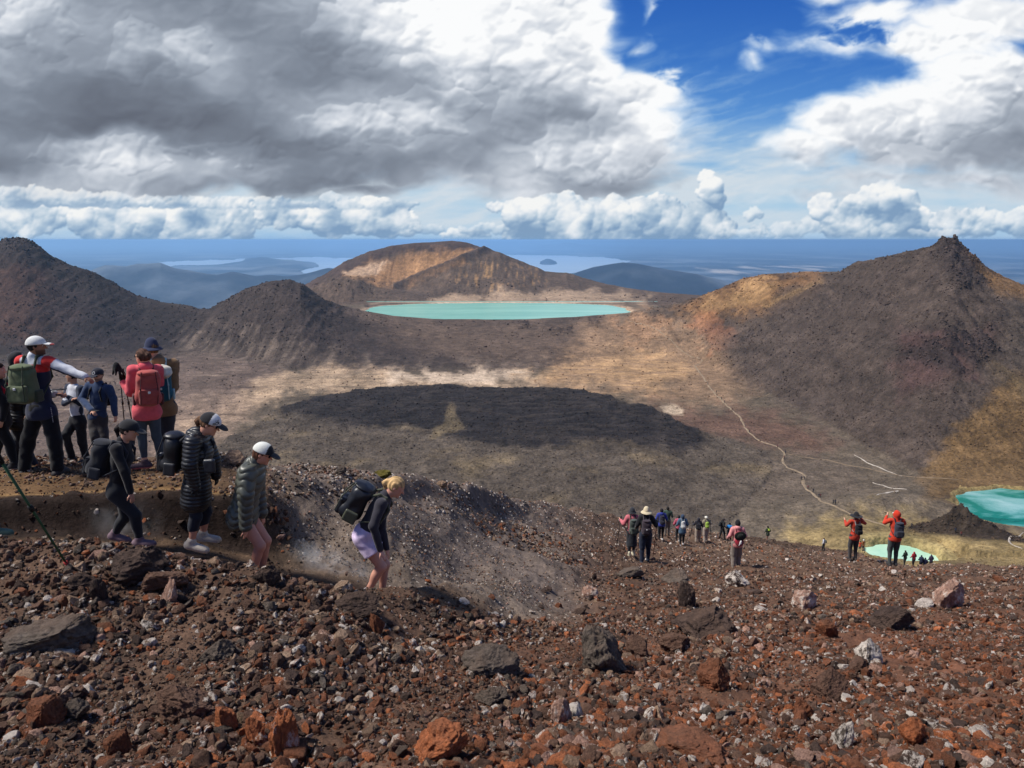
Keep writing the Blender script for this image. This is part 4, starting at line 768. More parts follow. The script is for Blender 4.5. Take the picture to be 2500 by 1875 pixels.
def rock_mat():
    m, N, L = nodemat('volcanic_rock')
    p = N.new('ShaderNodeBsdfPrincipled'); o = N.new('ShaderNodeOutputMaterial'); L.new(p.outputs[0], o.inputs[0])
    p.inputs['Roughness'].default_value = 0.9; p.inputs['Specular IOR Level'].default_value = 0.2
    at = N.new('ShaderNodeAttribute'); at.attribute_type = 'INSTANCER'; at.attribute_name = 'tint'
    ac = N.new('ShaderNodeAttribute'); ac.attribute_type = 'INSTANCER'; ac.attribute_name = 'crust'
    tc = N.new('ShaderNodeTexCoord'); g = N.new('ShaderNodeNewGeometry')
    def nz(sc_, det, src, rgh=0.6):
        n = N.new('ShaderNodeTexNoise'); n.inputs['Scale'].default_value = sc_; n.inputs['Detail'].default_value = det; n.inputs['Roughness'].default_value = rgh; L.new(src, n.inputs['Vector']); return n.outputs[0]
    def mr(src, a, b, c, d):
        r = N.new('ShaderNodeMapRange'); r.inputs[1].default_value = a; r.inputs[2].default_value = b; r.inputs[3].default_value = c; r.inputs[4].default_value = d; L.new(src, r.inputs[0]); return r.outputs[0]
    n1 = nz(1.6, 6, tc.outputs['Object'], 0.7); n2 = nz(7.0, 4, tc.outputs['Object'], 0.7)
    v = N.new('ShaderNodeVectorMath'); v.operation = 'SCALE'; L.new(at.outputs['Color'], v.inputs[0]); L.new(mr(n1, 0.3, 0.7, 0.55, 1.5), v.inputs['Scale'])
    v2 = N.new('ShaderNodeVectorMath'); v2.operation = 'SCALE'; L.new(v.outputs[0], v2.inputs[0]); L.new(mr(n2, 0.3, 0.7, 0.65, 1.35), v2.inputs['Scale'])
    n3 = nz(1.3, 7, tc.outputs['Object'], 0.75)
    ad = N.new('ShaderNodeMath'); ad.operation = 'ADD'; L.new(n3, ad.inputs[0]); L.new(ac.outputs['Fac'], ad.inputs[1])
    mask = mr(ad.outputs[0], 0.97, 1.07, 0, 1)
    mx = N.new('ShaderNodeMix'); mx.data_type = 'RGBA'; L.new(mask, mx.inputs[0]); L.new(v2.outputs[0], mx.inputs[6]); mx.inputs[7].default_value = (*srgb(230, 218, 205), 1)
    sp = N.new('ShaderNodeSeparateXYZ'); L.new(g.outputs['Normal'], sp.inputs[0])      # dust settled on the upper faces
    nd = nz(2.2, 4, g.outputs['Position'], 0.7); du = N.new('ShaderNodeMath'); du.operation = 'MULTIPLY'; L.new(mr(sp.outputs[2], 0.25, 0.95, 0, 1), du.inputs[0]); L.new(mr(nd, 0.35, 0.7, 0.0, 0.55), du.inputs[1])
    md = N.new('ShaderNodeMix'); md.data_type = 'RGBA'; L.new(du.outputs[0], md.inputs[0]); L.new(mx.outputs[2], md.inputs[6]); md.inputs[7].default_value = (*srgb(112, 88, 72), 1)
    L.new(md.outputs[2], p.inputs['Base Color'])
    b = N.new('ShaderNodeBump'); b.inputs['Strength'].default_value = 0.8; b.inputs['Distance'].default_value = 0.09; L.new(nz(5, 6, tc.outputs['Object'], 0.75), b.inputs['Height']); L.new(b.outputs[0], p.inputs['Normal'])
    return m
ROCK = rock_mat()
PAL = {'dark': (64, 52, 47), 'brown': (94, 70, 58), 'rust': (116, 72, 50), 'orange': (158, 94, 60), 'tan': (142, 118, 98), 'grey': (90, 81, 73), 'pink': (160, 126, 110), 'white': (196, 184, 174)}
PAL = {k: np.array(srgb(*v)) * 1.2 for k, v in PAL.items()}
def place_rock(px, py, wpx, hpx, col, crust, label, seed, dz=0.0, cuts=8, rough=0.13, ymin=1.5, depth=0.8, tilt=0.15, name='rock', cat='rock', sub=4, tint=None):
    """(px, py): middle of its foot in the photograph; width and height in the photograph's pixels"""
    x, y, z = hit(px, py, ymin); k = (y * CP - z * SP) / F
    sx, sz = wpx * k / 2, hpx * k * 0.78
    p, f = rock_shape(sub, seed, cuts, rough)
    rg = np.random.default_rng(seed + 99)
    me = mesh_np(name, p / np.abs(p).max(0), f, ROCK, link=False)
    o = bpy.data.objects.new(name, me); COL.objects.link(o)
    o.location = (x, y + sx * depth * 0.5, z + sz * 0.30 + dz); o.scale = (sx, sx * depth, sz); o.rotation_euler = (rg.uniform(-tilt, tilt), rg.uniform(-tilt, tilt), 0)
    o['tint'] = [float(c) for c in (PAL[col] if tint is None else tint)]; o['crust'] = float(crust)
    tag(o, label, cat); return o
ROCKS = [
 (107, 1600, 226, 92, 'grey', .30, 'largest smooth grey boulder, half buried at the left edge of the scree'),
 (90, 1775, 104, 92, 'rust', .26, 'brown angular rock touching a grey rounded one near the lower left'),
 (172, 1757, 78, 46, 'grey', .32, 'rounded grey rock leaning against the brown angular rock at lower left'),
 (430, 1765, 180, 84, 'brown', .36, 'broad reddish brown slab with pale streaks left of the bright orange rocks'),
 (700, 1850, 92, 116, 'orange', .42, 'tall bright orange rock with a white streak, upright near the bottom'),
 (1068, 1862, 156, 84, 'orange', .34, 'wide flat-topped orange slab at the bottom of the scree'),
 (283, 1842, 66, 54, 'rust', .34, 'rusty lump with one pale edge below the reddish slab'),
 (542, 1784, 70, 56, 'orange', .26, 'crumbly orange rock just right of the reddish streaked slab'),
 (616, 1820, 56, 66, 'orange', .28, 'knobbly red orange rock between the crumbly one and the tall upright one'),
 (836, 1448, 52, 34, 'tan', .44, 'cream and grey rock on the bank beside the purple shorts hiker'),
 (918, 1546, 46, 50, 'rust', .12, 'rusty brown block standing on the slope below the purple shorts hiker'),
 (872, 1505, 118, 46, 'dark', .22, 'dark hump of bedrock under the cream and grey rock'),
 (1198, 1652, 150, 58, 'grey', .25, 'long dark outcrop sloping through the middle of the scree'),
 (1203, 1722, 96, 38, 'grey', .28, 'low flat dark slab just below the long dark outcrop'),
 (520, 1615, 98, 36, 'grey', .30, 'thin grey slab lying in dark soil left of centre'),
 (302, 1412, 176, 72, 'dark', .30, 'big dark craggy rock on the bank below the walkers'),
 (395, 1440, 120, 50, 'brown', .34, 'rough brown shelf of rock right under the big craggy one'),
 (191, 1443, 74, 34, 'dark', .15, 'flat black rock on the bank left of a knobbly one'),
 (240, 1470, 42, 62, 'dark', .30, 'knobbly black rock standing next to the flat black one'),
 (412, 1472, 44, 62, 'pink', .42, 'orange and white stump of rock sticking up from the bank'),
 (651, 1425, 64, 46, 'dark', .15, 'black rock on the bank below the hiker in the green quilted jacket'),
 (1466, 1642, 142, 112, 'grey', .30, 'largest jagged dark grey boulder in the middle right of the scree'),
 (1560, 1600, 60, 42, 'brown', .25, 'brown wedge leaning beside the jagged dark grey boulder'),
 (1724, 1556, 166, 66, 'dark', .27, 'wide dark lumpy outcrop right of the jagged grey boulder'),
 (1657, 1590, 92, 40, 'brown', .25, 'brown grey slab in front of the wide lumpy outcrop'),
 (2126, 1622, 76, 54, 'grey', .55, 'black rock with a bright white top on the right of the scree'),
 (2095, 1640, 62, 32, 'brown', .12, 'brown stone tucked in front of the white-topped black rock'),
 (1970, 1486, 64, 44, 'pink', .50, 'pinkish white rounded boulder below the two orange jackets'),
 (2322, 1480, 78, 62, 'pink', .45, 'half white half black boulder near the right edge of the slope'),
 (2258, 1482, 46, 20, 'white', .50, 'flat cream stone just left of the half white boulder'),
 (1806, 1430, 66, 32, 'dark', .52, 'black wedge with a white face below the pink jacket hiker'),
 (2188, 1540, 112, 46, 'dark', .20, 'low dark hump of rock right of centre, under the half white boulder'),
 (2024, 1556, 58, 42, 'rust', .15, 'dark rusty rock left of the low dark hump'),
 (2035, 1708, 94, 62, 'brown', .22, 'brown weathered boulder on the lower right of the scree'),
 (1753, 1680, 106, 66, 'rust', .20, 'dark rust coloured crumbling boulder in the lower middle right'),
 (1962, 1750, 58, 50, 'rust', .28, 'red brown rock tilted up, left of the grey white upright rock'),
 (2058, 1828, 58, 70, 'grey', .52, 'upright grey rock streaked with white at the lower right'),
 (2236, 1820, 72, 64, 'orange', .24, 'orange rust rock with a pale chip near the lower right corner'),
 (1685, 1868, 210, 58, 'rust', .28, 'broad low tan and rust slab on the bottom edge of the scree'),
 (1450, 1418, 13, 26, 'dark', .0, 'small black stick, shaped as a rock spike, standing alone below the hikers'),  # a dark stick, modelled as a spike of rock
 (1677, 1482, 50, 60, 'dark', .35, 'black block with a rusty cap behind the wide lumpy outcrop'),
 (1442, 1462, 42, 30, 'pink', .48, 'pinkish white stone below the small black stick'),
 (1371, 1765, 54, 62, 'pink', .46, 'whitish upright stone among rust gravel at the lower centre'),
 (1540, 1412, 70, 22, 'grey', .30, 'pale grey slab on the slope below the hiker in the beige hat'),
 (1650, 1425, 90, 26, 'grey', .28, 'weathered grey slab left of the black wedge with a white face'),
]
for i, (px, py, w_, h_, col, cr, lab) in enumerate(ROCKS):
    place_rock(px, py, w_, h_, col, cr, lab, 1000 + i, cuts=7 + i % 5, sub=5 if w_ > 80 else 4)
place_rock(560, 1135, 74, 34, 'tan', .30, 'pale grey boulder behind the green quilted jacket hiker', 1101, ymin=9.5)
place_rock(829, 1158, 38, 18, 'grey', .10, 'small dark grey boulder on the ridge left of the mossy mound', 1102, ymin=10)
place_rock(935, 1168, 54, 18, 'tan', .0, 'low mound of yellow green moss on the ridge crest', 1103, ymin=10, name='moss_mound', cat='moss', tint=srgb(104, 96, 40), rough=.2)
place_rock(1078, 1190, 30, 16, 'tan', .2, 'small pale triangular stone on the ridge right of the moss', 1104, ymin=12)

# cobbles: the larger loose stones, each one an object; ten shapes shared between them
PROTO = []
for k in range(10):
    p, f = rock_shape(3, 50 + k, 11 + k % 5, 0.12, (1, 0.85 + 0.04 * k, 0.62 + 0.05 * (k % 5)))
    PROTO.append(mesh_np('cobble', p / np.abs(p).max(), f, ROCK, link=False))
KINDS_ = {'rust': ('rust brown cobble lying loose on the foreground scree', 'rust brown cobbles scattered over the foreground scree'),
          'dark': ('dark charcoal cobble lying loose on the foreground scree', 'dark charcoal cobbles scattered over the foreground scree'),
          'white': ('white crusted cobble lying loose on the foreground scree', 'white crusted cobbles scattered over the foreground scree'),
          'orange': ('bright orange cobble lying loose on the foreground scree', 'bright orange cobbles scattered over the foreground scree')}
PROTO_OBJ = [None] * 10
def cobbles(n):
    boxes = [(r[0], r[1] - r[3] / 2, r[2] / 2 + 12, r[3] / 2 + 10) for r in ROCKS]; made = 0; tries = 0
    while made < n and tries < 5000:
        tries += 1
        py = RNG.uniform(1420, 1875); px = RNG.uniform(-40, 2540)
        if any(abs(px - a) < c and abs(py - b) < d for a, b, c, d in boxes): continue
        x, y, z = hit(px, py, 1.5); k = (y * CP - z * SP) / F
        s = min(RNG.pareto(2.6) * 0.35 + 1, 2.1) * 10.5 * k * (1.0 + 0.25 * (py - 1420) / 450)
        red = clamp((px - 300) / 2000 + (py - 1700) / 900 + RNG.normal(0, .2))
        kind = RNG.choice(['rust', 'dark', 'white', 'orange'], p=(lambda q: q / q.sum())(np.array([0.3 + 0.3 * red, 0.45 - 0.2 * red, 0.10, 0.06 + 0.2 * red])))
        j = made % 10; me = PROTO[j]
        o = bpy.data.objects.new('cobble', me); COL.objects.link(o)
        if PROTO_OBJ[j] is None: PROTO_OBJ[j] = o
        o.location = (x, y, z + s * 0.16); o.scale = (s, s * RNG.uniform(.7, 1.1), s * RNG.uniform(.6, 1)); o.rotation_euler = tuple(RNG.uniform(0, 6.28, 3) * np.array([0.06, 0.06, 1]))
        base = {'rust': PAL['rust'] * 0.9, 'dark': PAL['dark'] * 1.1, 'white': PAL['tan'], 'orange': PAL['orange']}[kind] * RNG.uniform(0.75, 1.3)
        o['tint'] = [float(c) for c in base]; o['crust'] = float({'rust': .25, 'dark': .22, 'white': RNG.uniform(.5, .62), 'orange': .30}[kind])
        lab, grp = KINDS_[kind]; tag(o, lab, 'cobble', grp); made += 1
cobbles(240)

def scatter(name, label, pos, scl, rot, idx, tint, crust, objs):
    """a cloud of stones: one object whose points carry one of the cobble shapes each"""
    me = bpy.data.meshes.new(name); n = len(pos); me.vertices.add(n); me.vertices.foreach_set('co', np.ascontiguousarray(pos, f32).ravel())
    def add(nm, ty, arr, key):
        a = me.attributes.new(nm, ty, 'POINT'); a.data.foreach_set(key, np.ascontiguousarray(arr).ravel())
    add('scl', 'FLOAT_VECTOR', scl.astype(f32), 'vector'); add('rot', 'FLOAT_VECTOR', rot.astype(f32), 'vector'); add('idx', 'INT', idx.astype(np.int32), 'value')
    add('tint', 'FLOAT_VECTOR', tint.astype(f32), 'vector'); add('crust', 'FLOAT', crust.astype(f32), 'value')
    ob = bpy.data.objects.new(name, me); COL.objects.link(ob)
    ng = bpy.data.node_groups.new(name, 'GeometryNodeTree'); ng.interface.new_socket('Geometry', in_out='INPUT', socket_type='NodeSocketGeometry'); ng.interface.new_socket('Geometry', in_out='OUTPUT', socket_type='NodeSocketGeometry')
    N, L = ng.nodes, ng.links; gi = N.new('NodeGroupInput'); go = N.new('NodeGroupOutput')
    g2i = N.new('GeometryNodeGeometryToInstance')
    for q in reversed(objs):
        oi = N.new('GeometryNodeObjectInfo'); oi.transform_space = 'ORIGINAL'; oi.inputs['Object'].default_value = q; L.new(oi.outputs['Geometry'], g2i.inputs[0]) if False else None
        gg = N.new('GeometryNodeGeometryToInstance'); L.new(oi.outputs['Geometry'], gg.inputs[0]); q_ = gg
        if q is objs[-1]: jn = N.new('GeometryNodeJoinGeometry')
        L.new(q_.outputs[0], jn.inputs[0])
    N.remove(g2i)
    def na(nm, ty):
        a = N.new('GeometryNodeInputNamedAttribute'); a.data_type = ty; a.inputs[0].default_value = nm; return a.outputs[0]
    ip = N.new('GeometryNodeInstanceOnPoints'); ip.inputs['Pick Instance'].default_value = True
    m2p = N.new('GeometryNodeMeshToPoints'); L.new(gi.outputs[0], m2p.inputs[0])
    L.new(m2p.outputs[0], ip.inputs['Points']); L.new(jn.outputs[0], ip.inputs['Instance']); L.new(na('idx', 'INT'), ip.inputs['Instance Index'])
    er = N.new('FunctionNodeEulerToRotation'); L.new(na('rot', 'FLOAT_VECTOR'), er.inputs[0]); L.new(er.outputs[0], ip.inputs['Rotation'])
    L.new(na('scl', 'FLOAT_VECTOR'), ip.inputs['Scale']); L.new(ip.outputs[0], go.inputs[0])
    md = ob.modifiers.new('stones', 'NODES'); md.node_group = ng
    tag(ob, label, kind='stuff'); return ob
def gravel(n):
    u = RNG.uniform(-1.15, 1.15, n); y = np.exp(RNG.uniform(math.log(2.4), math.log(62), n)); x = u * y; z = zat(x, y); px, py = proj(x, y, z)
    dist = np.sqrt(y * y + z * z)
    s = dist * np.interp(dist, [4, 7, 12], [.0021, .0018, .0014]) * (1 - RNG.uniform(0, 1, n)) ** (-1 / 2.1); s = np.minimum(s, np.interp(dist, [3, 6, 12, 20, 60], [.075, .065, .05, .055, .09])); thin = sstep(9, 20, dist)
    patch = fbm(x / 1.6, y / 1.6, 4, .5, 601) + 0.5 * fbm(x / .35, y / .35, 3, .5, 603); s = s * (1 + 0.55 * np.clip(fbm(x / 1.1, y / 1.1, 3, .5, 609) * 1.6, -.8, 1))
    pathm = np.exp(-((y - 8.15) / 0.5) ** 2) * sstep(1300, 1050, px); wall = (y > 8.55) & (y < 8.9) & (px < 700)
    hills_ = sstep(650, 760, px) * (y > 8.4) * (y < 14) * sstep(1500, 1350, px); led = (y > 8.9) & (y < 11) & (px < 560)
    ridge = (px > 500) & (px < 1550) & (py < np.interp(px, [500, 700, 950, 1200, 1500], [1200, 1212, 1238, 1270, 1330])) & (y > 9.4)
    keep = RNG.uniform(0, 1, n) < clamp(0.62 + 0.75 * patch) * (1 - 0.85 * pathm) * np.where(wall, 0.2, 1) * np.where((hills_ > .5) & ~ridge, 0.6, 1) * np.where(led, 0.55, 1) * (1 - 0.45 * thin) * (1 + 0.5 * sstep(8, 5, dist))
    s = np.where(pathm > .4, s * 0.6, s); s = np.where(led, s * 0.7, s); s = np.where((hills_ > .5) & ~ridge, np.minimum(s * 0.7, 0.022), s); s = np.where(ridge, np.clip(s, 0.012, 0.036), s)
    x, y, z, s, px, py, patch, ridge, hl = [a[keep] for a in (x, y, z, s, px, py, patch, ridge, (hills_ > .5))]; n = len(x)
    red = clamp((px - 200) / 2000 * sstep(1330, 1600, py) + (py - 1650) / 800 + 0.35 * fbm(x / 2.4, y / 2.4, 4, .5, 605) + RNG.normal(0, .12, n)); red = np.where(ridge | hl, 0.1, red)
    q = RNG.uniform(0, 1, n); keys = ['dark', 'brown', 'rust', 'orange', 'tan', 'grey', 'pink', 'white']
    W0 = np.array([.17, .38, .10, .03, .17, .09, .04, .03]); W1 = np.array([.06, .29, .35, .14, .06, .02, .06, .02]); W2 = np.array([.14, .16, .03, .0, .24, .16, .10, .20])
    Wt = lerp(W0[None], W1[None], red[:, None]); Wt = np.where((ridge | hl)[:, None], W2[None], Wt); cum = np.cumsum(Wt, 1) / Wt.sum(1, keepdims=True)
    ki = (q[:, None] > cum).sum(1).clip(0, 7); T = np.stack([PAL[k] for k in keys])[ki] * RNG.uniform(0.6, 1.35, n)[:, None] * np.where(hl & ~ridge, 1.15, np.where(ridge, 1.2, 1.0))[:, None]
    crust = np.where(RNG.uniform(0, 1, n) < 0.24, RNG.uniform(.38, .52, n), RNG.uniform(0.1, .38, n)); crust = np.where(ki == 7, .55, crust)
    scl = np.stack([s, s * RNG.uniform(.7, 1.15, n), s * RNG.uniform(.6, 1.1, n)], 1); rot = RNG.uniform(0, 6.283, (n, 3))
    scatter('gravel', 'loose dark, rusty and white crusted volcanic gravel', np.stack([x, y, z + 0.12 * s], 1), scl, rot, RNG.integers(0, 10, n), T, crust, PROTO_OBJ)
gravel(470000)
def rubble(n):
    y = np.exp(RNG.uniform(math.log(62), math.log(1900), n)); u = RNG.uniform(-.78, .78, n); x = u * y; z = zat(x, y); px, py = proj(x, y, z)
    st = np.interp(0, [0], [0]) ; i = np.clip(np.interp(np.log(y), LNY, np.arange(len(ALLY))).astype(int), 0, len(ALLY) - 1); j = np.clip(np.interp(u, U, np.arange(NU)).astype(int), 0, NU - 1)
    steep = M['steep'][i, j]; cr = M['crag'][i, j] + M['outcrop'][i, j]; col = CC[i, j]
    pt = fbm(x / 45, y / 45, 4, .55, 611)
    pr = (0.14 + 0.75 * steep + 1.0 * cr) * clamp(0.65 + 1.0 * pt); pr = np.where((M['lava'][i, j] > .5), 0.30, pr); pr = np.where(y < 330, 0.5, pr)
    wet = (M['pool'][i, j] < 1.6) | (M['elake'][i, j] < 1.3) | ((y > 1290) & (y < 1680) & (px > 860) & (px < 1580))
    keep = (RNG.uniform(0, 1, n) < pr) & ~wet; x, y, z, px, py, col, cr = [a[keep] for a in (x, y, z, px, py, col, cr)]; n = len(x)
    s = y * 0.00055 * (1 - RNG.uniform(0, 1, n)) ** (-1 / 2.4); s = np.minimum(s, 0.0018 * y) * (1 + 0.5 * (cr > .3))
    T = col * np.array([0.9, .88, .88]) * RNG.uniform(0.55, 1.5, n)[:, None]
    scl = np.stack([s, s * RNG.uniform(.7, 1.2, n), s * RNG.uniform(.55, 1.0, n)], 1)
    scatter('rubble', 'boulders and rubble strewn over the crater slopes', np.stack([x, y, z + .2 * s], 1), scl, RNG.uniform(0, 6.283, (n, 3)), RNG.integers(0, 10, n), T, RNG.uniform(0, .3, n), PROTO_OBJ)
rubble(420000)

# ---------------------------------------------------------------- bodies and clothes: smooth distance fields turned into meshes
def V3(*a): return np.array(a, float)
def unit(v): return v / (np.linalg.norm(v) + 1e-12)
def cap_(a, b, ra, rb=None, k=0.02): return ('cap', np.array(a, float), np.array(b, float), ra, ra if rb is None else rb, k)
def ell_(c, rad, R=None, k=0.02): return ('ell', np.array(c, float), np.array(rad, float), np.eye(3) if R is None else R, k)
def box_(c, half, R=None, r=0.03, k=0.02): return ('box', np.array(c, float), np.array(half, float), np.eye(3) if R is None else R, r, k)
def frame(r, f, u): return np.stack([r, f, u])                 # rows: local axes
def prim_d(pr, P_):
    if pr[0] == 'cap':
        _, a, b, ra, rb, k = pr; ab = b - a; L2 = ab @ ab + 1e-12; t = clamp(((P_ - a) @ ab) / L2)
        return np.linalg.norm(P_ - a - t[..., None] * ab, axis=-1) - (ra + (rb - ra) * t), k
    if pr[0] == 'ell':
        _, c, rad_, R, k = pr; q = (P_ - c) @ R.T; k0 = np.linalg.norm(q / rad_, axis=-1); k1 = np.linalg.norm(q / (rad_ ** 2), axis=-1)
        return k0 * (k0 - 1) / np.maximum(k1, 1e-6), k
    _, c, hf, R, r, k = pr; q = np.abs((P_ - c) @ R.T) - (hf - r)
    return np.linalg.norm(np.maximum(q, 0), axis=-1) + np.minimum(q.max(-1), 0) - r, k
def prim_box(pr):
    if pr[0] == 'cap': return np.minimum(pr[1], pr[2]) - max(pr[3], pr[4]), np.maximum(pr[1], pr[2]) + max(pr[3], pr[4])
    e = np.abs(pr[3].T) @ pr[2] if pr[0] == 'box' else np.sqrt((pr[3].T ** 2) @ (pr[2] ** 2))
    return pr[1] - e, pr[1] + e
def inflate(pr, t):
    if pr[0] == 'cap': return ('cap', pr[1], pr[2], pr[3] + t, pr[4] + t, pr[5])
    if pr[0] == 'ell': return ('ell', pr[1], pr[2] + t, pr[3], pr[4])
    return ('box', pr[1], pr[2] + t, pr[3], pr[4] + t, pr[5])
def field_mesh(prims, h, cuts=(), disp=None, sub=()):
    """prims are blended together; cuts are functions P -> d (>0 is cut away); returns V, F"""
    B = [prim_box(p) for p in prims]; lo = np.min([b[0] for b in B], 0) - 3 * h - 0.02; hi = np.max([b[1] for b in B], 0) + 3 * h + 0.02
    n = np.ceil((hi - lo) / h).astype(int) + 1; D = np.full(n, 0.2, f32)
    ax = [lo[i] + h * np.arange(n[i]) for i in range(3)]
    for pr, (a, b) in zip(prims, B):
        m = 0.05 + pr[-1]; i0 = np.maximum(((a - m - lo) / h).astype(int), 0); i1 = np.minimum(((b + m - lo) / h).astype(int) + 2, n)
        s = tuple(slice(i0[i], i1[i]) for i in range(3)); G = np.stack(np.meshgrid(*[ax[i][s[i]] for i in range(3)], indexing='ij'), -1)
        d, k = prim_d(pr, G); o = D[s]; k = max(k, 1e-4)
        hh = np.maximum(k - np.abs(o - d), 0) / k; D[s] = np.minimum(o, d) - hh * hh * k * 0.25
    near = np.abs(D) < 0.06
    if cuts or disp or sub:
        idx = np.nonzero(near | (D < 0)); Pn = np.stack([ax[i][idx[i]] for i in range(3)], -1); dn = D[idx]
        if disp is not None: dn = dn - disp(Pn)
        for c in cuts: dn = np.maximum(dn, c(Pn))
        D[idx] = dn
    D[0], D[-1] = .1, .1; D[:, 0], D[:, -1] = .1, .1; D[:, :, 0], D[:, :, -1] = .1, .1
    I = D < 0; nx, ny, nz = n
    c8 = [I[i:nx - 1 + i, j:ny - 1 + j, k:nz - 1 + k] for i in (0, 1) for j in (0, 1) for k in (0, 1)]
    cnt = sum(c.astype(np.int8) for c in c8); act = (cnt > 0) & (cnt < 8); cells = np.argwhere(act)
    if len(cells) == 0: return np.zeros((0, 3)), np.zeros((0, 4), int)
    acc = np.zeros((len(cells), 3)); w = np.zeros(len(cells)); co = [(i, j, k) for i in (0, 1) for j in (0, 1) for k in (0, 1)]
    vals = [D[cells[:, 0] + i, cells[:, 1] + j, cells[:, 2] + k] for i, j, k in co]
    for x in range(8):
        for y in range(x + 1, 8):
            if sum(abs(co[x][q] - co[y][q]) for q in range(3)) != 1: continue
            a, b = vals[x], vals[y]; m = (a < 0) != (b < 0); t = np.where(m, a / np.where(m, a - b, 1), 0)
            p = np.array(co[x]) + t[:, None] * (np.array(co[y]) - np.array(co[x])); acc += p * m[:, None]; w += m
    Vt = lo + h * (cells + acc / np.maximum(w, 1)[:, None]); vid = np.full(act.shape, -1); vid[act] = np.arange(len(cells)); F_ = []
    for a in range(3):
        b, c = (a + 1) % 3, (a + 2) % 3; s0 = [slice(1, -1)] * 3; s0[a] = slice(0, -1); s1 = list(s0); s1[a] = slice(1, None)
        e = I[tuple(s0)] != I[tuple(s1)]; q = np.argwhere(e); off = np.array([1, 1, 1]); off[a] = 0; q = q + off
        fl = I[tuple(q.T)]
        def v(db, dc):
            r = q.copy(); r[:, b] -= db; r[:, c] -= dc; return vid[tuple(r.T)]
        f = np.stack([v(1, 1), v(0, 1), v(0, 0), v(1, 0)], 1); f = np.where(fl[:, None], f, f[:, ::-1]); F_.append(f)
    F_ = np.concatenate(F_); F_ = F_[(F_ >= 0).all(1)]
    # one light smoothing pass keeps the voxels from showing
    for _ in range(1):
        S_ = np.zeros_like(Vt); cn = np.zeros(len(Vt))
        for i in range(4):
            np.add.at(S_, F_[:, i], Vt[F_[:, (i + 1) % 4]]); np.add.at(cn, F_[:, i], 1)
        Vt = 0.55 * Vt + 0.45 * S_ / np.maximum(cn, 1)[:, None]
    return Vt, F_
def colmat(name, rough, spec=0.3, sheen=0.0, bump=(60, .3, .004), var=.12):
    m, N, L = nodemat(name); p = N.new('ShaderNodeBsdfPrincipled'); o = N.new('ShaderNodeOutputMaterial'); L.new(p.outputs[0], o.inputs[0])
    at = N.new('ShaderNodeAttribute'); at.attribute_name = 'col'; tc = N.new('ShaderNodeTexCoord')
    n = N.new('ShaderNodeTexNoise'); n.inputs['Scale'].default_value = 14; n.inputs['Detail'].default_value = 5; L.new(tc.outputs['Object'], n.inputs['Vector'])
    r = N.new('ShaderNodeMapRange'); r.inputs[1].default_value = .3; r.inputs[2].default_value = .7; r.inputs[3].default_value = 1 - var; r.inputs[4].default_value = 1 + var; L.new(n.outputs[0], r.inputs[0])
    v = N.new('ShaderNodeVectorMath'); v.operation = 'SCALE'; L.new(at.outputs['Color'], v.inputs[0]); L.new(r.outputs[0], v.inputs['Scale']); L.new(v.outputs[0], p.inputs['Base Color'])
    p.inputs['Roughness'].default_value = rough; p.inputs['Specular IOR Level'].default_value = spec; p.inputs['Sheen Weight'].default_value = sheen
    n2 = N.new('ShaderNodeTexNoise'); n2.inputs['Scale'].default_value = bump[0]; L.new(tc.outputs['Object'], n2.inputs['Vector'])
    b = N.new('ShaderNodeBump'); b.inputs['Strength'].default_value = bump[1]; b.inputs['Distance'].default_value = bump[2]; L.new(n2.outputs[0], b.inputs['Height']); L.new(b.outputs[0], p.inputs['Normal'])
    return m
CLOTH = colmat('woven_cloth', .88, .2, .15); SHELL = colmat('shiny_shell_fabric', .42, .45); SKIN = colmat('skin', .55, .4, bump=(90, .1, .002), var=.05)
HAIRM = colmat('hair', .75, .2, bump=(120, .6, .004), var=.25); RUBBER = colmat('rubber_and_mesh', .7, .3)
def cl(*c, k=0.80): return np.array(srgb(*c)) * k
def part(name, prims, h, col, mat, root, parent=None, **kw):
    V, F_ = field_mesh(prims, h, **kw)
    if len(F_) == 0: return None
    C_ = col(V) if callable(col) else np.repeat(np.asarray(col, float)[None], len(V), 0)
    o = mesh_np(name, V - root, F_, mat, cols=C_.astype(f32)); o.parent = parent; return o
def wrinkle(amp, s, seed): return lambda P_: amp * noise3(P_, s, seed)
def plane(pt, n): 
    pt = np.array(pt, float); n = unit(np.array(n, float)); return lambda P_: (P_ - pt) @ n
def hand_prims(w, d, side, s, curl=0.5, up=None):
    """palm, four bent fingers of unequal length and a thumb leaving the side of the palm"""
    d = unit(d); up = unit(np.cross(d, V3(0.2, 1, 0.1))) if up is None else unit(up - d * (up @ d)); sd = np.cross(d, up)     # sd: across the palm, up: back of the hand
    out = [ell_(w + d * .045 * s, (.040 * s, .048 * s, .017 * s), frame(sd, d, up), .012)]
    for i, (o, L) in enumerate(((-.030, .062), (-.010, .074), (.010, .070), (.029, .055))):
        b = w + d * .080 * s + sd * o * s; m = b + (d * (1 - .35 * curl) - up * .55 * curl) * L * .55 * s; e = m + (d * (1 - curl) - up * 1.0 * curl) * L * .45 * s
        out += [cap_(b, m, .0092 * s, .0085 * s, .004), cap_(m, e, .0085 * s, .007 * s, .004)]
    t0 = w + d * .028 * s + sd * side * .030 * s; t1 = t0 + (d * .6 + sd * side * .7 - up * .3) * .036 * s; t2 = t1 + (d * .9 + sd * side * .2 - up * .4) * .030 * s
    out += [cap_(t0, t1, .0125 * s, .0105 * s, .008), cap_(t1, t2, .0105 * s, .008 * s, .004)]
    return out
PEOPLE = []
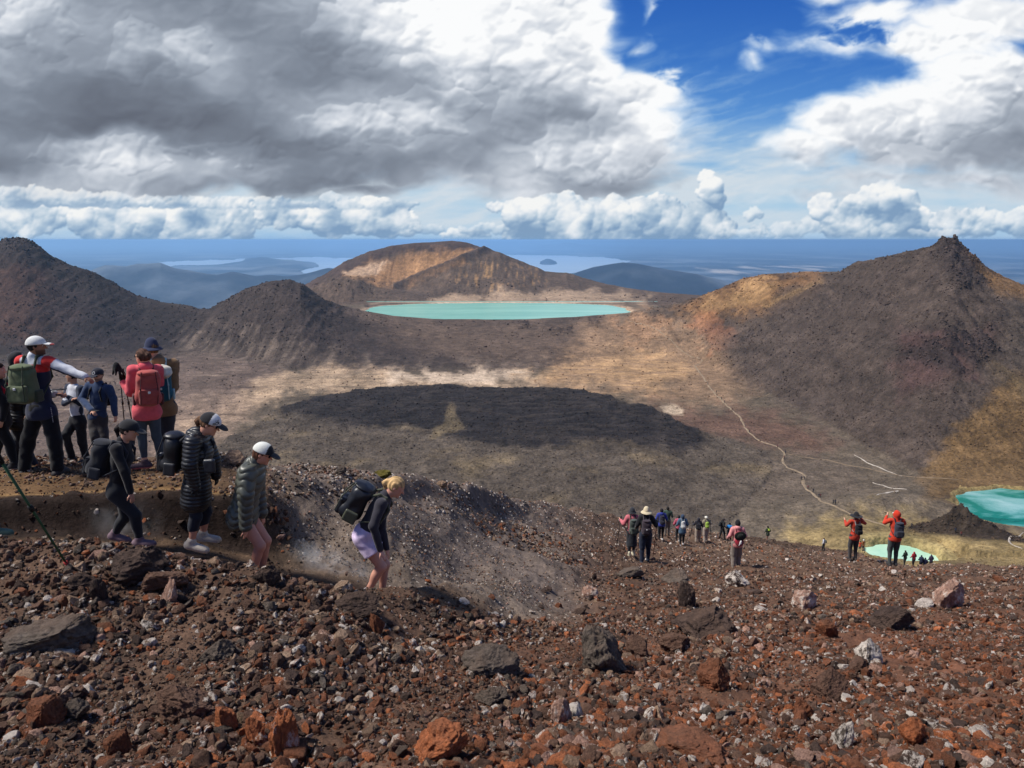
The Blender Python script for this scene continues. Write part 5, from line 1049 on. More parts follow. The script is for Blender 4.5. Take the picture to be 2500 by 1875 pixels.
def person(J, s, face, outfit, label, h=0.011, group=None, headface=None, pitch=0.0, cat='person', female=True):
    """J: joints in world space (head, neck, pelvis, eL eR wL wR kL kR aL aR); s: size (1 = 1.70 m tall); face: heading in degrees, 0 = away, 90 = to the right"""
    a = rad(face); f = V3(math.sin(a), math.cos(a), 0); r = V3(math.cos(a), -math.sin(a), 0)
    hd, nk, pv = J['head'], J['neck'], J['pelvis']; U_ = unit(nk - pv); r = unit(r - U_ * (r @ U_)); f = np.cross(U_, r)
    ha = rad(face if headface is None else headface); hf = V3(math.sin(ha) * math.cos(pitch), math.cos(ha) * math.cos(pitch), -math.sin(pitch)); hr = V3(math.cos(ha), -math.sin(ha), 0); hu = np.cross(hr, hf)
    sw = (.165 if female else .19) * s; hw = .085 * s
    shR, shL = nk - U_ * .035 * s + r * sw, nk - U_ * .035 * s - r * sw; hpR, hpL = pv + r * hw - U_ * .02 * s, pv - r * hw - U_ * .02 * s
    Rt = frame(r, f, U_); Rh = frame(hr, hf, hu); lp = lambda t: pv + (nk - pv) * t
    gz = min(J['aL'][2], J['aR'][2]) - 0.09 * s
    root = bpy.data.objects.new('person', None); COL.objects.link(root); base = (J['aL'] + J['aR']) / 2; base[2] = gz; root.location = base; root.empty_display_size = 0.3
    tag(root, label, cat, group); PEOPLE.append(root)
    O = outfit; skin = cl(*O.get('skin', (214, 164, 138)), k=.95); near = h < 0.014
    torso = [ell_(lp(.70), (.150 * s, .105 * s, .19 * s), Rt, .05), ell_(lp(.32), (.128 * s, .10 * s, .17 * s), Rt, .05), ell_(lp(0.02), ((.165 if female else .155) * s, .118 * s, .13 * s), Rt, .05), cap_(shL + r * .02, shR - r * .02, .055 * s, .055 * s, .05)]
    if female: torso.append(ell_(lp(.68) + f * .055 * s, (.12 * s, .07 * s, .08 * s), Rt, .04))
    arms = {q: [cap_(sh, J['e' + q], .052 * s, .040 * s, .03), cap_(J['e' + q], J['w' + q], .040 * s, .027 * s, .02)] for q, sh in (('R', shR), ('L', shL))}
    legs = {}
    for q, hp in (('R', hpR), ('L', hpL)):
        k_, an = J['k' + q], J['a' + q]; sd = unit(an - k_); back = -f
        legs[q] = [cap_(hp, k_, .088 * s, .058 * s, .04), cap_(k_, an, .054 * s, .037 * s, .03), ell_(k_ + (an - k_) * .30 + back * .022 * s, (.048 * s, .048 * s, .11 * s), frame(r, np.cross(sd, r), sd), .03)]
    feet = {}
    for q in 'RL':
        an = J['a' + q]; fd = J.get('f' + q); fd = unit(V3(f[0], f[1], 0) if fd is None else fd); heel = an - fd * .05 * s + V3(0, 0, -.055 * s); toe = an + fd * .165 * s + V3(0, 0, -.062 * s) ; feet[q] = (an, heel, toe, fd)
    # ---- the body: one continuous surface
    B = [ell_(hd + hu * .012 * s, (.076 * s, .098 * s, .108 * s), Rh, .02), ell_(hd + hf * .022 * s - hu * .055 * s, (.056 * s, .066 * s, .062 * s), Rh, .03), cap_(hd - hu * .05 * s - hf * .015 * s, nk, .052 * s, .058 * s, .03)]
    if near: B += [cap_(hd + hf * .088 * s + hu * .012 * s, hd + hf * .116 * s - hu * .022 * s, .009 * s, .014 * s, .012), ell_(hd + hf * .088 * s - hu * .056 * s, (.024 * s, .012 * s, .010 * s), Rh, .006), ell_(hd + hf * .078 * s - hu * .092 * s, (.024 * s, .02 * s, .02 * s), Rh, .02),
                   ell_(hd + hr * .078 * s - hf * .004 * s, (.010 * s, .020 * s, .030 * s), Rh, .006), ell_(hd - hr * .078 * s - hf * .004 * s, (.010 * s, .020 * s, .030 * s), Rh, .006), ell_(hd + hf * .080 * s + hu * .028 * s, (.05 * s, .016 * s, .012 * s), Rh, .012)]
    thin_ = 0 if near else -.014
    B += [inflate(q, thin_) for q in torso + arms['R'] + arms['L'] + (legs['R'] + legs['L'])]
    for q, sg in (('R', 1), ('L', -1)):
        d = J['w' + q] - J['e' + q]; d = J.get('h' + q, d)
        if near: B += hand_prims(J['w' + q], d, sg * (-1 if O.get('flip') else 1), s, O.get('curl', .5), up=J.get('u' + q))
        else: B += [cap_(J['w' + q], J['w' + q] + unit(d) * .13 * s, .026 * s, .022 * s, .01), cap_(J['w' + q] + unit(d) * .03, J['w' + q] + unit(d) * .06 * s + r * sg * -.035 * s, .012 * s, .010 * s, .01)]
        an, he, to, fd = feet[q]; B += [cap_(an, he, .036 * s, .03 * s, .02), cap_(he, to, .034 * s, .026 * s, .02)]
    hairc = O.get('hair'); glove = O.get('glove')
    def bodycol(P_):
        C_ = np.repeat(skin[None], len(P_), 0)
        if near:
            q = (P_ - hd) @ Rh.T / s
            lips = np.exp(-((q[:, 2] + .057) / .008) ** 2 - (q[:, 0] / .024) ** 2) * (q[:, 1] > .07); C_ = lerp(C_, cl(176, 96, 92), (lips * .7)[:, None])
            brow = np.exp(-((q[:, 2] - .036) / .006) ** 2) * (np.abs(np.abs(q[:, 0]) - .034) < .02) * (q[:, 1] > .05); C_ = lerp(C_, cl(*(hairc or (60, 45, 38))), (brow * .7)[:, None])
            if O.get('beard'): C_ = lerp(C_, cl(*O['beard']), (sstep(-.03, -.05, q[:, 2]) * (q[:, 1] > .0) * sstep(-.15, -.12, q[:, 2]) * .75)[:, None])
        if glove:
            for q in 'RL': C_ = np.where((np.linalg.norm(P_ - J['w' + q] - unit(J['w' + q] - J['e' + q]) * .07 * s, axis=1) < .1 * s)[:, None], cl(*glove), C_)
        return C_
    part('body', B, h, bodycol, SKIN, base, root)
    if near and not O.get('shades'):
        for sg in (1, -1):
            part('eye', [ell_(hd + hr * sg * .033 * s + hf * .083 * s + hu * .012 * s, (.013 * s, .011 * s, .008 * s), Rh)], .004, lambda P_, c0=hd + hr * sg * .033 * s + hf * .093 * s + hu * .012 * s: np.where((np.linalg.norm(P_ - c0, axis=1) < .007)[:, None], cl(40, 28, 22), cl(225, 222, 218)), SKIN, base, root)
    # ---- legwear
    if O.get('legs'):
        kind, col = O['legs'][0], cl(*O['legs'][1]); t = {'leggings': .008, 'trousers': .022, 'wide': .036, 'shorts': .024}[kind]
        pr = [inflate(torso[2], .014 + t * .3), inflate(torso[1], .004)]; cuts = [plane(lp(.22), U_)]
        for q, hp in (('R', hpR), ('L', hpL)):
            k_, an = J['k' + q], J['a' + q]
            if kind == 'shorts': e = hp + (k_ - hp) * O.get('short_len', .55); pr += [cap_(hp, e, .104 * s, .114 * s, .03)]; cuts.append(lambda P_, e=e, n=unit(k_ - hp), k_=k_: np.where(np.linalg.norm(P_ - e, axis=1) < .26, (P_ - e) @ n, -1))
            else:
                pr += [cap_(hp, k_, .088 * s + min(t, .014), .058 * s + t, .04)]; an2 = an + unit(k_ - an) * (O.get('crop', .02) * s)
                pr += [cap_(k_, an2, .054 * s + t, .038 * s + t * 1.15, .03)]
                if not near: pr.append(cap_(hp, k_, .078 * s + t, .062 * s + t, .04))
                if kind == 'leggings': pr.append(inflate(legs[q][2], t))
        part('shorts' if kind == 'shorts' else kind if kind == 'leggings' else 'trousers', pr, h, col, CLOTH, base, root, cuts=cuts, disp=wrinkle(.0 if kind == 'leggings' else .011, 11, 3))
    # ---- upper garment
    kind, col = O['top'][0], O['top'][1]; puff = kind in ('puffer', 'wavy'); t = {'tee': .010, 'thin': .010, 'jacket': .024, 'puffer': .036, 'wavy': .044}[kind]
    hem = O.get('hem', .10) * s; colf = col if callable(col) else None
    pr = [inflate(p, t) for p in torso] + [cap_(nk - U_ * .03 * s, nk + U_ * (.045 if kind != 'tee' else .01) * s, .066 * s + t * .6, .060 * s + t * .5, .03)]
    if hem > .12: pr += [ell_(pv - U_ * hem * .5, (.175 * s + t, .125 * s + t, .16 * s), Rt, .06)]
    for q, sh in (('R', shR), ('L', shL)):
        e, w_ = J['e' + q], J['w' + q]; w2 = e + (w_ - e) * O.get('cuff', .95); pr += [cap_(sh, e, .054 * s + t, .044 * s + t, .03), cap_(e, w2, .044 * s + t, .032 * s + t * .8, .02)]
    if O.get('hoodback'): pr += [ell_(nk + U_ * .02 * s - f * .065 * s, (.11 * s, .07 * s, .075 * s), Rt, .03)]
    hp_ = pv - U_ * hem; keep = [J['wR'], J['wL'], J['eR'], J['eL']]
    def hemcut(P_):
        d = (P_ - hp_) @ (-U_)
        arm = np.full(len(P_), 9.0)
        for q, sh in (('R', shR), ('L', shL)):
            for pr_ in (cap_(sh, J['e' + q], .07 * s + t), cap_(J['e' + q], J['w' + q], .06 * s + t)): arm = np.minimum(arm, prim_d(pr_, P_)[0])
        return np.where(arm < .012, -1, d)
    if kind == 'puffer': dp = lambda P_: .013 * (np.abs(np.sin(math.pi * ((P_ - pv) @ U_ + .008 * np.sin(9 * (P_ @ r))) / (.044 * s))) ** .6 - .6)
    elif kind == 'wavy': dp = lambda P_: .018 * (np.abs(np.sin(math.pi * ((P_ - pv) @ U_ + .022 * np.sin(34 * ((P_ - pv) @ (f + r * .4))) ) / (.085 * s))) ** .55 - .6)
    else: dp = wrinkle(.010 if kind == 'jacket' else .005, 10, 5)
    topn = 'jacket' if kind in ('jacket', 'puffer', 'wavy') else 'shirt'
    env = dict(pv=pv, nk=nk, U=U_, r=r, f=f, s=s, J=J, shR=shR, shL=shL)
    part(topn, pr, h, (lambda P_: colf(P_, env)) if colf else cl(*col), SHELL if puff or O.get('shiny') else CLOTH, base, root, cuts=[hemcut], disp=dp)
    if O.get('skirt'):
        c2, ln = cl(*O['skirt'][0]), O['skirt'][1] * s; pr = [cap_(pv, pv - V3(0, 0, ln), .15 * s, .19 * s, .02)]; part('skirt', pr, h, c2, CLOTH, base, root, cuts=[plane(pv - V3(0, 0, ln), V3(0, 0, -1)), plane(lp(.2), U_)], disp=wrinkle(.008, 12, 8))
    if O.get('hood'):
        c2 = cl(*O['hood']); part('hood', [ell_(hd + hu * .008 * s - hf * .008, (.105 * s, .125 * s, .135 * s), Rh, .03), cap_(hd - hu * .07 * s - hf * .02, nk, .085 * s, .09 * s, .04)], h, c2, CLOTH, base, root, cuts=[lambda P_: np.minimum((P_ - hd) @ hf - .055 * s, .07 * s - np.abs((P_ - hd) @ hr))], disp=wrinkle(.006, 14, 9))
    # ---- shoes
    if O.get('shoes'):
        c1, c2 = cl(*O['shoes'][0]), cl(*O['shoes'][1]); bt = O.get('boot', 0)
        for q in 'RL':
            an, he, to, fd = feet[q]; mid_ = (he + to) / 2; n_ = np.cross(fd, V3(0, 0, 1)); dn = unit(np.cross(n_, unit(to - he))); dn = dn if dn[2] < 0 else -dn
            pr = [cap_(he, to, .050 * s, .040 * s, .02), cap_(an + V3(0, 0, (.01 + bt) * s), he + fd * .03, .052 * s, .05 * s, .03), ell_(mid_ + fd * .02 * s, (.050 * s, .13 * s, .045 * s), frame(unit(n_), unit(to - he), -dn), .02)]
            sp = he + dn * .036 * s
            part('shoe', pr, min(h, .008) if near else h, lambda P_, sp=sp, dn=dn: np.where(((P_ - sp) @ dn > -.026 * s)[:, None], c2, c1), RUBBER, base, root, cuts=[plane(sp, dn)])
    # ---- hair and headgear
    if hairc:
        st = O.get('hairstyle', 'short'); pr = [ell_(hd + hu * .022 * s - hf * .008 * s, (.086 * s, .105 * s, .108 * s), Rh, .02)]
        if st in ('pony', 'bun', 'braid', 'long'):
            bk = hd - hf * .105 * s + hu * .02 * s
            if st == 'pony': pr += [ell_(bk, (.03 * s, .035 * s, .03 * s), Rh, .02), cap_(bk - hf * .02 * s, bk - hf * .055 * s - V3(0, 0, .05 * s), .026 * s, .03 * s, .015), cap_(bk - hf * .055 * s - V3(0, 0, .05 * s), bk - hf * .05 * s - V3(0, 0, .15 * s), .03 * s, .012 * s, .015)]
            if st == 'bun': pr += [ell_(bk, (.05 * s, .045 * s, .06 * s), Rh, .02)]
            if st == 'long': pr += [cap_(hd - hf * .05 * s, nk - f * .07 * s - U_ * .12 * s, .085 * s, .06 * s, .04)]
            if st == 'braid': pr += [cap_(hd - hf * .05 * s - hu * .03 * s, nk - f * .01 * s + r * .05 * s, .05 * s, .045 * s, .03), cap_(nk + r * .05 * s, nk + f * .10 * s + r * .06 * s - U_ * .15 * s, .04 * s, .025 * s, .02)]
        low = -.075 if st in ('long', 'braid') else -.05
        def hc(P_):
            q = (P_ - hd) @ Rh.T / s; ln = np.where(q[:, 2] > .045, .085, np.where(q[:, 2] > 0, .030, .012)); d = (q[:, 1] - ln); 
            e = np.where((q[:, 1] > -.085) & (np.abs(q[:, 0]) < .12) & (q[:, 2] < -.02) , np.maximum(d, low - q[:, 2]) , d)
            if st in ('long', 'braid'): e = np.where(q[:, 2] < -.06, -1, d)
            return np.where(q[:, 1] < -.09, -1, e) * s
        strand = lambda P_: .0035 * np.sin(((P_ - hd) @ hr) * 260 / s + 2.5 * noise3(P_, 12, 4)) + .003 * noise3(P_, 30, 6)
        hc2 = cl(*hairc); part('hair', pr, min(h, .008), lambda P_: hc2[None] * (1 + .35 * np.sin(((P_ - hd) @ hr) * 180 / s + 3 * noise3(P_, 9, 8)))[:, None], HAIRM, base, root, cuts=[hc], disp=strand)
    if O.get('cap'):
        c = O['cap']; c1 = cl(*c['col']); hk = min(h, .008)
        dome = [ell_(hd + hu * .030 * s - hf * .004 * s, (.100 * s, .122 * s, .112 * s), Rh, .01)]
        ff = c.get('front'); ff_ = cl(*ff) if ff else c1; sp = c.get('split', .01)
        o = part('cap', dome, hk, lambda P_: np.where((((P_ - hd) @ hf) > sp * s)[:, None], ff_, c1), CLOTH, base, root, cuts=[plane(hd + hu * .030 * s, -hu + hf * .05)])
        vc = cl(*c.get('visor', c['col'])); vz = hd + hu * .032 * s + hf * .135 * s
        Rv = frame(hr, unit(hf - hu * .18), unit(hu + hf * .18)); vis = part('visor', [ell_(vz, (.080 * s, .078 * s, .012 * s), Rv, .01)], hk * .7, (lambda P_: np.where((((P_ - hd) @ hf) > .17 * s)[:, None], cl(*c['trim']), vc)) if c.get('trim') else vc, CLOTH, base, root, disp=lambda P_: -.35 * (((P_ - hd) @ hr) ** 2))
        if vis and o: vis.parent = o
        if c.get('button'): b = part('cap_button', [ell_(hd + hu * .132 * s, (.010 * s, .010 * s, .006 * s), Rh)], .004, c1, CLOTH, base, root); b.parent = o
        if c.get('badge'):
            cc0 = hd + hu * .075 * s + hf * .105 * s; V, Fq = torus(.024 * s, .005 * s, 20, 8); V = V[:, [0, 2, 1]] @ frame(hr, unit(hf + hu * .5), unit(hu - hf * .5)) + cc0
            b = mesh_np('badge', V - base, Fq, CLOTH, cols=np.repeat(cl(225, 225, 225)[None].astype(f32), len(V), 0)); b.parent = o
        root['cap_frame'] = 0; person.capframe = (o, base, hd, hr, hf, hu, s)
    if O.get('hat'):
        c = O['hat']; c1 = cl(*c['col']); br = c.get('brim', .155) * s; hk = min(h, .010)
        pr = [ell_(hd + hu * .035 * s, (.092 * s, .106 * s, .105 * s), Rh, .02), cap_(hd + hu * .05 * s, hd + hu * .10 * s, .085 * s, .075 * s, .03)]
        o = part('hat', pr, hk, c1, CLOTH, base, root, cuts=[plane(hd + hu * .03 * s, -hu)])
        drop = c.get('drop', .9)
        b = part('hat_brim', [ell_(hd + hu * .035 * s, (br, br * 1.05, .013 * s), Rh, .01)], hk * .8, c1 * .92, CLOTH, base, root, disp=lambda P_: 0 * P_[:, 0])
        if b:
            co = np.empty(len(b.data.vertices) * 3, f32); b.data.vertices.foreach_get('co', co); co = co.reshape(-1, 3); q = (co + base - hd) @ Rh.T; rr = np.hypot(q[:, 0], q[:, 1]); dz_ = -drop * np.maximum(rr - .09 * s, 0); co = co + dz_[:, None] * hu; b.data.vertices.foreach_set('co', co.astype(f32).ravel()); b.parent = o
    if O.get('shades'):
        pr = [ell_(hd + hr * sg * .033 * s + hf * .094 * s + hu * .014 * s, (.028 * s, .010 * s, .020 * s), Rh, .004) for sg in (1, -1)] + [cap_(hd + hr * sg * .07 * s + hf * .075 * s + hu * .018 * s, hd + hr * sg * .083 * s - hf * .0 * s + hu * .018 * s, .004, .004, .002) for sg in (1, -1)] + [cap_(hd - hr * .02 * s + hf * .103 * s + hu * .02 * s, hd + hr * .02 * s + hf * .103 * s + hu * .02 * s, .004, .004, .002)]
        part('sunglasses', pr, .005, cl(22, 20, 22), RUBBER, base, root)
    if O.get('scarf'):
        part('scarf', [ell_(nk + U_ * .035 * s, (.092 * s, .095 * s, .045 * s), Rt, .02)], h, cl(*O['scarf']), CLOTH, base, root, disp=wrinkle(.008, 22, 12))
    env.update(base=base, root=root, hd=hd, hr=hr, hf=hf, hu=hu, Rt=Rt, h=h, lp=lp, gz=gz, t=t); return env
def torus(R_, r_, n, m):
    a = np.linspace(0, 2 * math.pi, n, endpoint=False); b = np.linspace(0, 2 * math.pi, m, endpoint=False); A, B = np.meshgrid(a, b, indexing='ij')
    V = np.stack([(R_ + r_ * np.cos(B)) * np.cos(A), (R_ + r_ * np.cos(B)) * np.sin(A), r_ * np.sin(B)], -1).reshape(-1, 3); i = np.arange(n * m).reshape(n, m); j = np.roll(i, -1, 0)
    return V, np.stack([i, j, np.roll(j, -1, 1), np.roll(i, -1, 1)], -1).reshape(-1, 4)
def thing(name, label, cat, loc, group=None):
    o = bpy.data.objects.new(name, None); COL.objects.link(o); o.location = loc; o.empty_display_size = .2; tag(o, label, cat, group); return o
def backpack(E, label, col, w=.15, hh=.24, d=.10, top=.04, accent=None, lid=True, straps=True, shiny=False, tilt=0.0, group=None, extra=None, cloth=None):
    """a rucksack hanging on a wearer's back: a thing of its own with body, pocket, lid and two shoulder straps"""
    s, nk, U_, r, f, Rt, h = E['s'], E['nk'], E['U'], E['r'], E['f'], E['Rt'], E['h']; t = E['t']
    w, hh, d = w * s, hh * s, d * s; u2 = unit(U_ + f * tilt); f2 = np.cross(u2, r); R2 = frame(r, f2, u2)
    c = nk - U_ * (hh + top * s) - f * (.115 * s + t + d * .92); root = thing('backpack', label, 'backpack', c - u2 * hh, group); base = c - u2 * hh
    col = cl(*col); mat = SHELL if shiny else CLOTH; ac = cl(*accent) if accent else col * .55; o = lambda x, y, z: c + r * x * w + f2 * y * d + u2 * z * hh
    part('pack_body', [box_(o(0, 0, -.05), (w * .90, d * .80, hh * .80), R2, .085 * s, .04), ell_(o(0, -.25, -.45), (w * .98, d * .95, hh * .48), R2, .04), ell_(o(0, .1, .65), (w * .86, d * .80, hh * .36), R2, .05)], h, col, mat, base, root, disp=wrinkle(.015, 8, 21))
    part('front_pocket', [box_(o(0, -.95, -.38), (w * .72, d * .28, hh * .42), R2, .03 * s, .02)], h, col * .85, mat, base, root, disp=wrinkle(.010, 12, 22))
    if lid: part('top_lid', [ell_(o(0, -.05, .86), (w * .82, d * .88, hh * .17), R2, .03)], h, col * 1.1, mat, base, root, disp=wrinkle(.006, 12, 23))
    if h < .02:
        for sg in (1, -1):
            part('side_pocket', [box_(o(sg * 1.0, .1, -.55), (w * .12, d * .55, hh * .30), R2, .018 * s, .01)], h, ac, mat, base, root)
            part('compression_strap', [cap_(o(sg * .6, -1.22, -.72), o(sg * .62, -1.22, .1), .008 * s, .008 * s), cap_(o(sg * .62, -1.22, .1), o(sg * .5, -.7, .95), .008 * s, .008 * s)], min(h, .007), ac, CLOTH, base, root)
    if straps:
        for sg in (1, -1):
            q = r * sg * .085 * s; p0 = o(sg * .5, .8, .72); p1 = nk + q - f * .07 * s + U_ * (.03 * s + t * .5); p2 = nk + q + f * .02 * s + U_ * (.024 * s + t * .6) ; p3 = nk + q * 1.1 + f * (.098 * s + t) - U_ * .08 * s; p4 = nk + q * 1.6 + f * (.085 * s + t) - U_ * .25 * s; p5 = o(sg * .9, .9, -.6)
            R_ = .017 * s; part('shoulder_strap', [cap_(p0, p1, R_), cap_(p1, p2, R_), cap_(p2, p3, R_), cap_(p3, p4, R_, R_ * .7), cap_(p4, p5, R_ * .6)], min(h, .009), ac, CLOTH, base, root)
    if accent and h < .03: part('logo_patch', [box_(o(0, -1.28, -.1), (.018 * s, .006 * s, .018 * s), R2, .004)], .006, cl(220, 220, 220), CLOTH, base, root)
    if cloth: part('draped_cloth', [ell_(o(.1, -.2, .95), (w * .9, d * 1.1, hh * .22), R2, .03), ell_(o(.5, -.5, .7), (w * .5, d * .9, hh * .25), R2, .03)], h, cl(*cloth), CLOTH, base, root, disp=wrinkle(.014, 16, 25))
    return root, o, base
def tube(name, pts, r0, r1, col, mat=None, parent=None, base=V3(0, 0, 0), n=10):
    pts = np.array(pts, float); rs = np.linspace(r0, r1, len(pts)); rings = []
    for i, p in enumerate(pts):
        t = unit(pts[min(i + 1, len(pts) - 1)] - pts[max(i - 1, 0)]); a = unit(np.cross(t, V3(.31, .9, .2))); b = np.cross(t, a); th = np.linspace(0, 2 * math.pi, n, endpoint=False)
        rings.append(p + rs[i] * (np.cos(th)[:, None] * a + np.sin(th)[:, None] * b))
    V = np.concatenate(rings + [pts[:1], pts[-1:]]); i = np.arange(n * len(pts)).reshape(len(pts), n); j = np.roll(i, -1, 1); q = np.stack([i[:-1], j[:-1], j[1:], i[1:]], -1).reshape(-1, 4)
    A, B = n * len(pts), n * len(pts) + 1; c0 = [(A, A, j[0, k], i[0, k]) for k in range(n)]; c1 = [(B, B, i[-1, k], j[-1, k]) for k in range(n)]
    me = bpy.data.meshes.new(name); fs = [tuple(x) for x in q.tolist()] + [(int(a), int(c), int(d)) for a, _, c, d in c0 + c1]
    me.from_pydata((V - base).tolist(), [], fs); at = me.color_attributes.new('col', 'FLOAT_COLOR', 'POINT'); c4 = np.ones((len(V), 4), f32); c4[:, :3] = col; at.data.foreach_set('color', c4.ravel())
    me.materials.append(mat or RUBBER); [setattr(p, 'use_smooth', True) for p in me.polygons]; o = bpy.data.objects.new(name, me); COL.objects.link(o); o.parent = parent; return o
def pole(a, b, label, col=(40, 38, 40), tip=(120, 40, 40), r=.009, group=None):
    """trekking pole: grip, wrist loop, shaft sections, basket and tip"""
    a, b = np.array(a, float), np.array(b, float); root = thing('trekking_pole', label, 'trekking pole', b, group); L = b - a; base = b
    tube('grip', [a, a + L * .06, a + L * .12], r * 1.9, r * 1.6, cl(24, 24, 26), parent=root, base=base)
    tube('shaft', [a + L * .12, a + L * .5, a + L * .985], r, r * .72, cl(*col), parent=root, base=base)
    tube('clamp', [a + L * .45, a + L * .49], r * 1.7, r * 1.7, cl(20, 20, 20), parent=root, base=base)
    tube('tip', [a + L * .93, b], r * 1.5, r * .6, cl(*tip), parent=root, base=base)
    tube('wrist_loop', [a + L * .01, a + L * .04 + V3(.03, 0, -.03), a + L * .08 + V3(.02, .01, -.05), a + L * .03], .005, .005, cl(24, 24, 26), parent=root, base=base, n=6)
    return root

# ---------------------------------------------------------------- the people
def JJ(y0, **k):
    """joints from their place in the photograph and their distance: name=(px, py, metres behind y0)"""
    J = {}
    for n_, (px, py, dy) in k.items():
        x, y, z = unproj(px, py, y0 + dy); J[n_] = V3(float(x), float(y), float(z))
    return J
BLK = (34, 33, 37)
# 1  pointing man in the white cap
y = hit(95, 1158, 8.95)[1] + .1
def jac1(P_, e):
    q = (P_ - e['nk']); u = q @ e['U']; C_ = np.repeat(cl(40, 46, 70)[None], len(P_), 0)
    C_ = np.where(((u > -.17))[:, None], cl(214, 52, 50), C_); C_ = np.where((u > -.06)[:, None] & (np.abs(q @ e['r']) < .15)[:, None], cl(222, 224, 230), C_)
    for w_ in ('R', 'L'):
        el, wr = e['J']['e' + w_], e['J']['w' + w_]; sh = e['sh' + w_]; t = ((P_ - sh) @ unit(el - sh)) / np.linalg.norm(el - sh); dd = prim_d(cap_(el, wr, .07), P_)[0]; d2 = prim_d(cap_(sh + (el - sh) * .42, el, .08), P_)[0]
        out_ = (np.minimum(dd, d2) < 0.004); C_ = np.where(out_[:, None], np.where((P_[:, 2] > (sh + (wr - sh) * clamp(((P_ - sh) @ (wr - sh)) / ((wr - sh) @ (wr - sh)))[:, None])[:, 2] - .035)[:, None], cl(222, 224, 230), cl(40, 46, 70)), C_)
    return C_
E = person(JJ(y, head=(89, 846, 0), neck=(84, 876, 0), pelvis=(101, 1000, 0), eR=(163, 903, -.02), wR=(208, 920, -.05), hR=(0, 0, 0), eL=(60, 950, .25), wL=(136, 962, .22), kR=(134, 1078, -.05), aR=(140, 1146, -.08), kL=(68, 1080, .05), aL=(60, 1146, 0)) | {'hR': V3(.8, -.1, -.45)}, 1.06, 4,
 dict(skin=(150, 104, 80), hair=(32, 26, 24), cap=dict(col=(228, 228, 224), visor=(228, 228, 224), trim=(150, 40, 44), button=1), top=('jacket', jac1), hoodback=0, legs=('wide', (24, 24, 28)), shoes=((52, 48, 48), (90, 84, 80)), beard=(50, 38, 34), hem=.12, curl=.7, flip=False),
 'man in a white cap and red, white and navy windbreaker pointing to the right', headface=75, female=False, h=.010)
bp, o, base = backpack(E, 'olive green rucksack on the pointing man in the white cap', (96, 106, 78), w=.18, hh=.265, d=.13, top=.03, accent=(60, 68, 52))
lt = []
for i in range(9): part('trouser_print', [box_(E['J']['kR'] + (E['lp'](.12) + E['r'] * .12 - E['J']['kR']) * (.55 + i * .045) + E['r'] * .062 + V3(0, -.06, 0), (.006, .004, .008 + .004 * (i % 2)), None, .002)], .004, cl(214, 214, 214), CLOTH, E['base'], E['root'])
def phone(p, d, label):
    root = thing('phone', label, 'phone', p); R_ = frame(unit(np.cross(d, V3(0, 0, 1))), unit(d), V3(0, 0, 1)); part('phone_body', [box_(p, (.037, .075, .005), R_, .004)], .004, cl(28, 28, 32), RUBBER, p, root); part('camera_bump', [box_(p + R_[1] * .05 - R_[2] * .007 + R_[0] * .015, (.014, .014, .004), R_, .003)], .003, cl(60, 60, 64), RUBBER, p, root)
phone(E['J']['wL'] + V3(.06, -.03, .07), V3(.6, .3, .5), 'dark phone held low by the pointing man in the white cap')
# 2  man in the dark hooded puffer behind him, 3  woman at the left edge
y2 = y + .55
person(JJ(y2, head=(44, 880, 0), neck=(42, 908, 0), pelvis=(46, 1018, 0), eR=(66, 965, 0), wR=(70, 1010, -.1), eL=(20, 965, 0), wL=(24, 1010, -.1), kR=(52, 1080, 0), aR=(84, 1138, 0), kL=(40, 1080, 0), aL=(38, 1138, 0)), 1.0, 60,
 dict(hood=(40, 40, 46), top=('puffer', (38, 38, 44)), legs=('trousers', (44, 46, 56)), shoes=((80, 64, 66), (120, 100, 100)), hem=.16), 'person in a black hooded puffer jacket half hidden behind the pointing man', female=False, h=.012)
E = person(JJ(y + .15, head=(-6, 905, 0), neck=(-6, 935, 0), pelvis=(2, 1030, 0), eR=(10, 985, -.1), wR=(4, 1025, -.15), eL=(-28, 985, 0), wL=(-20, 1030, 0), kR=(26, 1088, 0), aR=(34, 1132, -.02), kL=(-6, 1088, .1), aL=(-12, 1132, .1)), .95, 80,
 dict(hair=(44, 32, 28), hairstyle='long', top=('jacket', (34, 33, 38)), legs=('leggings', (28, 28, 32)), shoes=((36, 34, 36), (180, 176, 172)), hem=.12), 'long haired woman in black cut off by the left edge of the photo', h=.012)
backpack(E, 'black rucksack with red trim at the left edge of the photo', (36, 34, 38), accent=(190, 40, 58), w=.14, hh=.22, top=.06)
# 4  man with folded arms
y4 = hit(190, 1128, 12.0)[1]
def ragl(P_, e):
    q = P_ - e['nk']; return np.where((np.abs(q @ e['r']) > .115)[:, None] | ((P_ - e['pv']) @ e['f'] > .17)[:, None] & ((P_ - e['pv']) @ e['U'] > .1)[:, None], cl(44, 54, 74), cl(214, 216, 222))
person(JJ(y4, head=(176, 918, 0), neck=(182, 943, 0), pelvis=(190, 1028, 0), eR=(158, 985, -.10), wR=(178, 975, -.26), eL=(196, 985, -.12), wL=(164, 968, -.24), kR=(160, 1062, -.15), aR=(175, 1116, -.05), kL=(200, 1078, 0), aL=(211, 1118, .02)), .92, 205,
 dict(skin=(176, 130, 106), hair=(30, 26, 26), top=('tee', ragl), legs=('trousers', (38, 38, 42)), shoes=((56, 58, 62), (110, 110, 110)), hem=.06), 'man with folded arms in a white top with navy sleeves', headface=262, female=False, h=.012)
